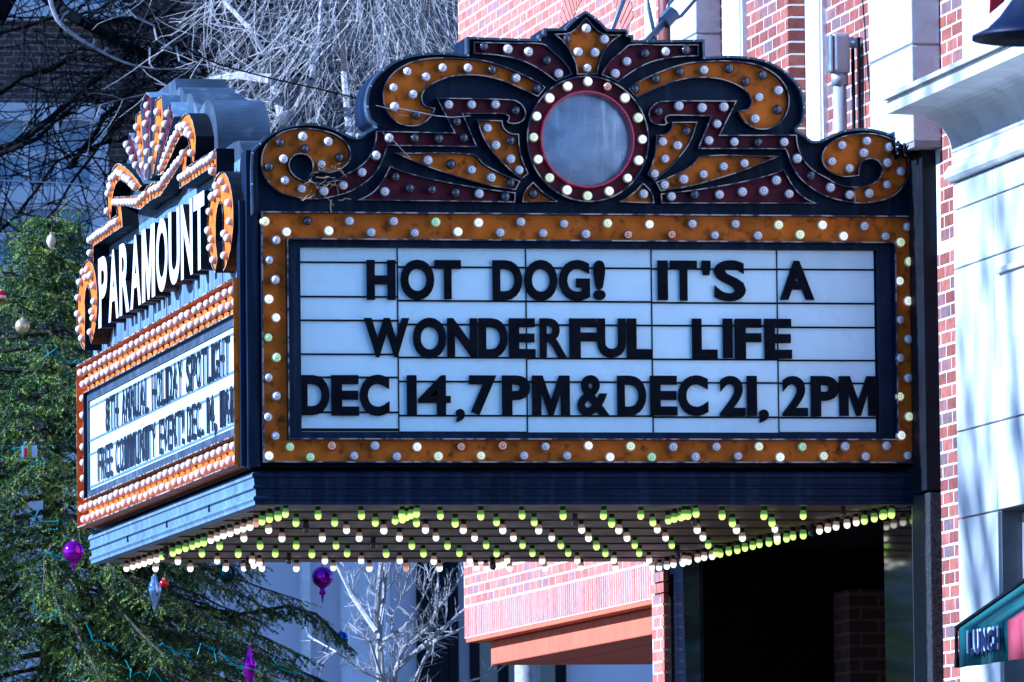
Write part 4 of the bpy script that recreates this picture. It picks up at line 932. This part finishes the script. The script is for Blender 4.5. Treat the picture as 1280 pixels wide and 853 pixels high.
# ================================================================== TREES
def wander(p, d, L, n, jit, droop=0.0):
    p = np.array(p, float); d = np.array(d, float); d /= np.linalg.norm(d); out = [p.copy()]
    for k in range(n):
        d = d+rng.normal(0, jit, 3)+np.array([0, 0, -droop]); d /= np.linalg.norm(d); p = p+d*L/n; out.append(p.copy())
    return out
def twigs(b, pts, r, depth, dens, L, jit=0.22, droop=0.0, up=0.0, k=3, ang=0.9):
    for i in range(1, len(pts)):
        for _ in range(dens if dens >= 1 else (1 if rng.random() < dens else 0)):
            a = pts[i-1]+(pts[i]-pts[i-1])*rng.random(); d = pts[i]-pts[i-1]; d = d/np.linalg.norm(d)
            s = rng.normal(0, 1, 3); s -= d*(s@d); s /= np.linalg.norm(s)+1e-9
            nd = d*math.cos(ang)+s*math.sin(ang)+np.array([0, 0, up])
            l = L*rng.uniform(0.5, 1.2); q = wander(a, nd, l, 4, jit, droop)
            b.tube(q, [r*(1-0.7*t/4) for t in range(5)], k, cap=False)
            if depth > 0: twigs(b, q, r*0.65, depth-1, dens, L*0.55, jit, droop, up, k, ang)
def bare_tree(name, label, group, mt, trunk, tr, limbs, build):
    t = thing(name, label, 'tree', group)
    MB().tube(trunk, tr, 9).obj('trunk', [mt], t, smooth=True)
    b = MB(); build(b); b.obj('crown', [mt], t, smooth=False); return t
GR = 'bare winter trees'
# pale sunlit tree with hanging twigs
YT = 26.0
def P_(x, y, yy): return ony((x, y), yy)
def build_pale(b):
    base = P_(650, 330, YT)
    tops = [[(650, 330), (500, 280), (440, 200), (430, 90), (425, -20), (430, -120)], [(650, 330), (540, 270), (500, 210), (520, 80), (535, -30), (540, -140)], [(650, 330), (490, 270), (400, 220), (352, 150), (340, 100), (330, 66), (314, 38), (279, 0), (250, -40)],
            [(352, 150), (372, 135), (390, 100), (400, 40), (405, -60)], [(440, 200), (470, 120), (485, 40), (490, -60), (488, -150)], [(500, 210), (550, 130), (575, 60), (590, -30)], [(425, -20), (380, -60), (340, -70), (290, -60), (250, -30)], [(340, 100), (300, 95), (262, 100), (230, 112)]]
    for q in tops:
        pts = [P_(x, y, YT+rng.uniform(-1.2, 1.2)) for x, y in q]; n = len(pts)
        b.tube(pts, [0.05-0.035*i/(n-1) for i in range(n)], 6); twigs(b, pts, 0.0058, 1, 2, 1.0, 0.12)
    for k in range(150):       # drooping whips
        x = rng.normal(465, 95); y = rng.uniform(-170, 95); yy = YT+rng.uniform(-2.5, 2.5)
        if x > 610 or x < 235: continue
        p = P_(x, y, yy); fan = (x-480)/300.0
        q = wander(p, (fan*0.9+rng.normal(0, .35), rng.normal(0, .4), -1+rng.normal(0, .35)), rng.uniform(0.9, 2.1), 7, 0.10, 0.02)
        b.tube(q, [0.0058*(1-0.7*i/7) for i in range(8)], 3, cap=False); twigs(b, q, 0.0034, 0, 1, 0.5, 0.12, ang=.5)
    for k in range(70):
        x = rng.uniform(240, 585); y = rng.uniform(-60, 215); p = P_(x, y, YT+rng.uniform(-2.5, 2.5))
        q = wander(p, rng.normal(0, 1, 3), rng.uniform(0.3, 0.8), 5, 0.25); b.tube(q, [0.006*(1-0.7*i/5) for i in range(6)], 3, cap=False); twigs(b, q, 0.004, 0, 1, 0.25, 0.25)
tp = P_(650, 330, YT)
bare_tree('bare_tree', 'pale bare tree with drooping sunlit twigs behind the crown', GR, M['bark_pale'], [(tp[0], YT, 0), (tp[0]+.03, YT, 3), tuple(tp)], [0.16, 0.12, 0.06], None, build_pale)
# tree at the left, shade on its limbs painted as near-black bark
YD = 34.0
def build_dark(b):
    limbs = [([(-140, 300), (-90, 160), (-20, 60), (20, -60)], .14), ([(40, -40), (68, -2), (85, 15), (140, 48), (165, 62), (205, 70), (255, 77), (330, 74), (420, 90)], .065), ([(-60, 140), (0, 112), (40, 92), (62, 86), (100, 71), (160, 61)], .04),
             ([(-60, 200), (0, 186), (50, 160), (90, 122), (130, 95), (165, 66)], .042), ([(0, 186), (30, 181), (62, 160), (92, 130)], .03), ([(95, 205), (122, 160), (150, 125), (200, 95), (232, 78)], .03), ([(105, 187), (140, 178), (168, 171), (200, 160)], .022),
             ([(40, -40), (80, 18), (140, 26), (200, 18), (262, 10), (330, -6)], .035), ([(0, 42), (60, 24), (120, 12), (170, -20)], .02), ([(165, 10), (185, 30), (215, 52), (262, 75), (320, 92)], .022), ([(-20, 300), (20, 270), (60, 215), (100, 187)], .02),
             ([(0, 270), (40, 300), (80, 330)], .015), ([(230, 95), (150, 150), (90, 230), (40, 300)], .02), ([(320, 92), (240, 120), (170, 130), (110, 185)], .022), ([(-140, 300), (-60, 200), (0, 186)], .06), ([(-90, 160), (-60, 140)], .05), ([(-20, 60), (40, -40)], .08)]
    for q, r in limbs:
        pts = smooth_poly([P_(x, y, YD+rng.uniform(-.8, .8)) for x, y in q]+[P_(*q[-1], YD)], 200, 3)[:3*(len(q)-1)+1]; n = len(pts)
        pts = [p+rng.normal(0, .012, 3) for p in pts]
        b.tube(pts, [r*(1-0.45*i/(n-1)) for i in range(n)], 7); twigs(b, pts, 0.011, 1, 1, 1.4, 0.2)
    for k in range(60):
        x = rng.uniform(-20, 330); y = rng.uniform(-20, 330); q = wander(P_(x, y, YD+rng.uniform(-2, 2)), rng.normal(0, 1, 3)+np.array([0, 0, -.3]), rng.uniform(.6, 1.6), 6, .2)
        b.tube(q, [0.008*(1-.6*i/6) for i in range(7)], 3, cap=False); twigs(b, q, .005, 0, 1, .5)
tp = P_(-140, 300, YD)
bare_tree('bare_tree', 'bare tree with heavy limbs painted black for shade before the brick wall', GR, M['bark_shade'], [(tp[0], YD, 0), (tp[0], YD, 4), tuple(tp)], [0.3, 0.24, 0.15], None, build_dark)
# small pale tree under the marquee
YS = 20.0
def build_small(b):
    limbs = [([(478, 880), (474, 812), (471, 782), (473, 740), (477, 700), (479, 660)], .035), ([(474, 800), (480, 745), (482, 700), (486, 640)], .022), ([(471, 790), (440, 745), (425, 715), (405, 680)], .022), ([(478, 850), (462, 800), (435, 778)], .014),
             ([(492, 870), (495, 838), (520, 815), (555, 785), (590, 755), (640, 700)], .024), ([(495, 838), (505, 810), (535, 785), (548, 760), (575, 725), (600, 680)], .02), ([(480, 800), (505, 785), (522, 760), (535, 735), (550, 700)], .016), ([(520, 815), (545, 800), (570, 790), (610, 770)], .016),
             ([(510, 870), (530, 825), (545, 800), (548, 740), (547, 690)], .014), ([(474, 812), (490, 790), (492, 770), (505, 740), (512, 715)], .012), ([(500, 870), (560, 858), (620, 843)], .016), ([(478, 850), (455, 840), (420, 815), (385, 795)], .012), ([(478, 870), (495, 850), (500, 820), (515, 795)], .014)]
    for q, r in limbs:
        pts = [P_(x, y, YS+rng.uniform(-.35, .35)) for x, y in q]; n = len(pts)
        b.tube(pts, [r*(1-0.55*i/(n-1)) for i in range(n)], 6); twigs(b, pts, 0.0048, 1, 2, 0.30, 0.14, ang=0.7, up=.2)
    pts = [P_(x, y, YS+1) for x, y in ((420, 690), (330, 720), (300, 712), (345, 790))]
tp = P_(478, 880, YS)
bare_tree('bare_tree', 'small pale multi-stemmed bare tree showing below the soffit bulbs', GR, M['bark_pale'], [(tp[0], YS, 0), (tp[0], YS, 1.5), tuple(tp)], [0.06, 0.05, 0.04], None, build_small)
# street tree beside the viewer's left, whose shade falls on the stone shop
def build_shade(b):
    for (a, c, r) in (((-23, -3.5, 9), (-23, -0.6, 17.5), .2), ((-23, -3.5, 9), (-23.5, -3.2, 20), .2), ((-23, -2.2, 13), (-22, 0.1, 16.2), .12), ((-23, -3, 11), (-22, -0.3, 14.6), .11), ((-23, -3.4, 11), (-22, -5.5, 17.5), .15), ((-23, -2.6, 12), (-24, -0.9, 19), .12), ((-23, -3.3, 10), (-22, -1.2, 12.8), .1), ((-22.6, -3.3, 12.5), (-22.3, -0.2, 17.6), .09)):
        pts = wander(a, np.array(c)-np.array(a), np.linalg.norm(np.array(c)-np.array(a)), 8, .08); n = len(pts)
        b.tube(pts, [r*(1-.6*i/(n-1)) for i in range(n)], 6)
        twigs(b, pts, .05, 1, 1, 1.5, .16)
bare_tree('bare_tree', 'tall bare street tree standing across the street from the stone shop', GR, M['bark_mid'], [(-23, -3.5, 0), (-23, -3.5, 5), (-23, -3.5, 9.2)], [.4, .32, .24], None, build_shade)
# ---- decorated spruce
YX = 16.0
apex = P_(57, 258, YX); tx, ty = apex[0]+0.02, YX; zt_ = apex[2]
sp = thing('christmas_spruce', 'tall green spruce hung with ornaments beside the marquee', 'tree')
MB().tube([(tx, ty, 0), (tx, ty, 3), (tx+.02, ty, 5), (tx, ty, zt_-.1)], [.14, .10, .06, .008], 9).obj('trunk', [M['bark_mid']], sp, smooth=True)
sh_p = []; sh_d = []; sh_l = []; wood = MB()
def spray(pts, wid, L0):                      # a branch with side branchlets and hanging shoots
    n = len(pts)
    seg = [np.linalg.norm(pts[i+1]-pts[i]) for i in range(n-1)]; tot = sum(seg); s = 0.18*tot if tot > .6 else 0.0
    side = 1
    while s < tot:
        a = s; i = 0
        while i < n-2 and a > seg[i]: a -= seg[i]; i += 1
        p = pts[i]+(pts[i+1]-pts[i])*min(1, a/seg[i]); d = (pts[i+1]-pts[i])/seg[i]
        f = s/tot; l = wid*(1-0.72*f)*rng.uniform(.55, 1.1)
        lat = np.cross(d, (0, 0, 1)); lat /= np.linalg.norm(lat)+1e-9
        bd = d*0.55+lat*side*0.75+np.array([0, 0, rng.uniform(-.75, -.05)]); bd /= np.linalg.norm(bd)
        m_ = max(2, int(l/0.07))
        for j in range(m_):
            q = p+bd*l*j/m_+np.array([0, 0, -0.10*l*(j/m_)**2])
            for sd in (-1, 1):
                dd = bd*0.7+np.cross(bd, (0, 0, 1))*sd*0.65+rng.normal(0, .22, 3)+np.array([0, 0, -0.3]); sh_p.append(q); sh_d.append(dd/np.linalg.norm(dd)); sh_l.append(rng.uniform(.09, .17))
        sh_p.append(p+bd*l*.8); sh_d.append(bd); sh_l.append(rng.uniform(.08, .15))
        side = -side; s += 0.062
    d = pts[-1]-pts[-2]; sh_p.append(pts[-1]); sh_d.append(d/np.linalg.norm(d)); sh_l.append(.14)
z = zt_-0.12; kk = 0
while z > 2.7:
    R = (zt_-z)*0.66+0.10; nb_ = 7 if z > zt_-1 else 9
    for j in range(nb_):
        az = 2*math.pi*(j+rng.random()*.7)/nb_+kk*.6; r = R*rng.uniform(.75, 1.12)
        if math.sin(az) > 0.75 and r > .6: continue      # the far side is hidden behind the trunk side
        up = 0.35 if z > zt_-0.9 else (0.05 if z > zt_-2 else -0.12)
        n = 6; pts = []
        for i in range(n+1):
            t = i/n; pts.append(np.array([tx+math.cos(az)*r*t, ty+math.sin(az)*r*t, z+up*r*t-0.22*r*t*t+0.10*r*max(0, t-.7)])+rng.normal(0, .012, 3))
        wood.tube(pts, [0.016*(1-.75*i/n)*min(1, .4+r) for i in range(n+1)], 4, cap=False)
        spray(pts, 0.16+0.20*min(1.5, r), 0)
    z -= 0.10+0.03*rng.random(); kk += 1
for q in ([(62, 770), (150, 752), (250, 760), (300, 768), (360, 758), (395, 768), (430, 802)], [(62, 790), (180, 790), (260, 800), (330, 822), (400, 850)], [(62, 700), (150, 700), (240, 712), (285, 708), (300, 720)]):
    pts = [P_(x, y, YX-.1*k) for k, (x, y) in enumerate(q)]
    wood.tube(pts, [0.02*(1-.6*i/len(pts)) for i in range(len(pts))], 5); spray(pts, .26, 0); spray(pts, .22, 0)
for x, y in ((100, 285), (75, 318), (40, 330), (12, 345), (104, 300)):
    p = P_(x, y+22, YX-.2); sh_p += [p+np.array([0, 0, .03*i]) for i in range(5)]; sh_d += [np.array([rng.normal(0, .25), 0, 1.0]) for i in range(5)]; sh_l += [.12]*5
sh_p = np.array(sh_p); sh_d = np.array(sh_d); sh_l = np.array(sh_l); ns = len(sh_p); NN = 40
t = rng.random((ns, NN)); rad = rng.normal(0, 1, (ns, NN, 3)); rad -= sh_d[:, None, :]*np.sum(rad*sh_d[:, None, :], 2, keepdims=True); rad /= np.linalg.norm(rad, axis=2, keepdims=True)
base = sh_p[:, None, :]+sh_d[:, None, :]*(sh_l[:, None]*t)[:, :, None]
nd = sh_d[:, None, :]*0.75+rad*0.8; nl = rng.uniform(.014, .022, (ns, NN, 1)); tip = base+nd*nl
wd = np.cross(nd, rng.normal(0, 1, (ns, NN, 3))); wd /= np.linalg.norm(wd, axis=2, keepdims=True)+1e-9; wd *= 0.0034
V = np.stack([base-wd, base+wd, tip], 2).reshape(-1, 3); nf = len(V)//3
me = bpy.data.meshes.new('crown'); me.vertices.add(len(V)); me.vertices.foreach_set('co', V.astype(np.float32).ravel()); me.loops.add(nf*3); me.loops.foreach_set('vertex_index', np.arange(nf*3, dtype=np.int32))
me.polygons.add(nf); me.polygons.foreach_set('loop_start', np.arange(0, nf*3, 3, dtype=np.int32)); me.update(calc_edges=True); me.validate()
mi_a = (rng.random(ns) < .3).astype(np.int32).repeat(NN); me.polygons.foreach_set('material_index', mi_a[:len(me.polygons)])
cr = link('crown', me, sp, [M['needle'], M['needle2']])
wood.obj('branches', [M['bark_mid']], sp)
# ornaments
OG = 'ornaments on the spruce'
def surf_y(x, y):            # front of the cone of branches at this spot
    p = P_(x, y, YX); R_ = (zt_-p[2])*0.66+0.10; return YX-math.sqrt(max(0.02, R_*R_-(p[0]-tx)**2))*0.98-0.08
def orn(x, y, prof, mt, label, name='ornament', w=10, dy=-0.55, mats=None, mis=None):
    c = P_(x, y, surf_y(x, y)); k = np.linalg.norm(c-CAM)/F; t = thing(name, label, 'ornament', OG)
    MB().lathe([(r*k, h*k) for r, h in prof], 18, tuple(c), mis=mis).obj('body', mats or [mt], t, smooth=True)
    hmax = max(h for r, h in prof)*k; MB().lathe([(1.6*k, hmax-1.0*k), (1.9*k, hmax+1.5*k), (0.1*k, hmax+1.8*k)], 10, tuple(c)).obj('cap', [M['o_gold']], t)
    MB().tube([(c[0], c[1], c[2]+hmax+k), (c[0]+.004, c[1], c[2]+hmax+9*k)], .0015, 4).obj('hook', [M['alu']], t); return t
def ball(r): return [(max(.05, r*math.sin(math.radians(a))), -r*math.cos(math.radians(a))) for a in range(0, 181, 15)]
def finial(r, tail): return [(.05, -r-tail), (1.2, -r-tail*.7), (1.8, -r-tail*.45), (4.2, -r-tail*.35), (4.6, -r-tail*.28), (3.2, -r-tail*.18), (3.2, -r*.99)]+ball(r)[3:]
orn(403, 722, finial(13.5, 20), M['o_purple'], 'large purple bauble with pointed finial hanging below the soffit')
orn(92, 690, finial(14, 12), M['o_purple'], 'purple bauble deep in the shaded branches by the sign', dy=-1.1)
orn(312, 832, [(.05, -30), (3, -22), (7, -10), (8, -2), (8.5, 2), (7, 8), (3, 11), (4.5, 14), (2.5, 17), (3, 20), (1, 24), (.05, 26)], M['o_purple'], 'slender violet spindle ornament on the lowest branches', dy=-.9)
orn(193, 742, [(.05, -24), (3, -15), (7, -4), (8.8, 5), (7.5, 12), (4.2, 15), (4.2, 21), (.1, 22)], M['o_silver'], 'silver blue light-bulb shaped ornament under the marquee edge', dy=-1.2)
orn(205, 730, ball(6), M['o_red'], 'small red ball beside the silver blue ornament', dy=-.9)
orn(285, 717, ball(11.5), M['o_green'], 'dark green glass ball hanging just below the soffit')
orn(427, 798, ball(8.5), M['o_blue'], 'small blue ball at the tip of a drooping branch')
orn(28, 408, ball(9.5), M['o_gold'], 'dull gold ball in the upper spruce branches', dy=-.75)
orn(64, 302, [(.05, -10), (4, -6), (6.2, 0), (4.5, 6), (.1, 10)], M['o_cream'], 'cream striped egg ornament near the spruce top', dy=-.35)
orn(1, 370, ball(7), M['o_red'], 'red ball with white stripe on the upper branches', dy=-.6, mats=[M['o_red'], M['white']], mis=[0, 0, 0, 0, 1, 1, 0, 0, 0, 0, 0, 0])
c = P_(36, 563, surf_y(36, 563)); k = np.linalg.norm(c-CAM)/F; t = thing('gift_ornament', 'small wrapped gift box ornament with green bow', 'ornament', OG)
MB().box(c[0]-9*k, c[0]+9*k, c[1]-9*k, c[1]+9*k, c[2]-10*k, c[2]+6*k).obj('box', [M['o_silver']], t, bevel=.004)
MB().box(c[0]-2.4*k, c[0]+2.4*k, c[1]-9.4*k, c[1]+9.4*k, c[2]-10.2*k, c[2]+6.3*k).obj('ribbon', [M['needle2']], t)
MB().box(c[0]-7*k, c[0]-3*k, c[1]-9.3*k, c[1]+9*k, c[2]-9*k, c[2]+2*k).obj('stripe', [M['o_red']], t)
MB().tube([(c[0]-6*k, c[1], c[2]+8*k), (c[0]-3*k, c[1], c[2]+10*k), (c[0], c[1], c[2]+6.5*k), (c[0]+3*k, c[1], c[2]+10*k), (c[0]+6*k, c[1], c[2]+8*k)], 1.3*k, 5).obj('bow', [M['needle2']], t)
# light strings woven through the spruce
for k in range(14):
    x, y = [(110, 790), (200, 800), (250, 810), (45, 760), (100, 500), (20, 560), (60, 440), (90, 350), (30, 640), (150, 830), (280, 820), (340, 830), (60, 690), (110, 610)][k]
    pts = [P_(x+rng.normal(0, 5)+i*rng.uniform(3, 7), y+rng.normal(0, 6)+i*2, surf_y(x, y)) for i in range(9)]
    tag(MB().tube(pts, .003, 4, cap=False).obj('light_string', [M['cyan']]), 'length of cyan fairy light wire on the spruce branches', 'light string', 'cyan light wires on the spruce')
b = MB(); pts = smooth_poly([P_(x, y, YD-1.5) for x, y in ((58, -40), (63, 0), (72, 25), (90, 42), (122, 62), (155, 78), (192, 86), (240, 86), (240, 86))], 200, 3)[:22]
b.tube(pts, [.026*(1-.8*i/21) for i in range(22)], 6)
for q in (((75, 28), (80, 18), (86, 14)), ((115, 58), (118, 52), (117, 48)), ((128, 66), (134, 60)), ((192, 86), (187, 80), (187, 60)), ((160, 12), (170, 22), (192, 32), (196, 50), (215, 62), (220, 58), (224, 76), (250, 88))): b.tube([P_(x, y, YD-1.5) for x, y in q], .011, 4)
tag(b.obj('pale_branch', [M['bark_pale']]), 'pale curved dead branch hanging across the black limbs', 'branch')
# overhead wires
def wire(name, label, pts, r, mt):
    tag(MB().tube(smooth_poly([np.array(p) for p in pts]+[np.array(pts[-1])], 200, 5)[:5*(len(pts)-1)+1], r, 5).obj(name, [mt]), label, 'cable', 'overhead wires')
wire('overhead_wire', 'dark sagging cable crossing before the pale twigs', [P_(225, 52, 14), P_(262, 76, 14), P_(330, 96, 14), P_(400, 112, 14), P_(460, 126, 14), P_(520, 138, 14)], .006, M['black'])
wire('overhead_wire', 'thin pale wire strung level across the upper spruce', [P_(-40, 224, 24), P_(30, 227, 24), P_(90, 230, 24), P_(160, 238, 24), P_(230, 250, 24)], .005, M['alu'])
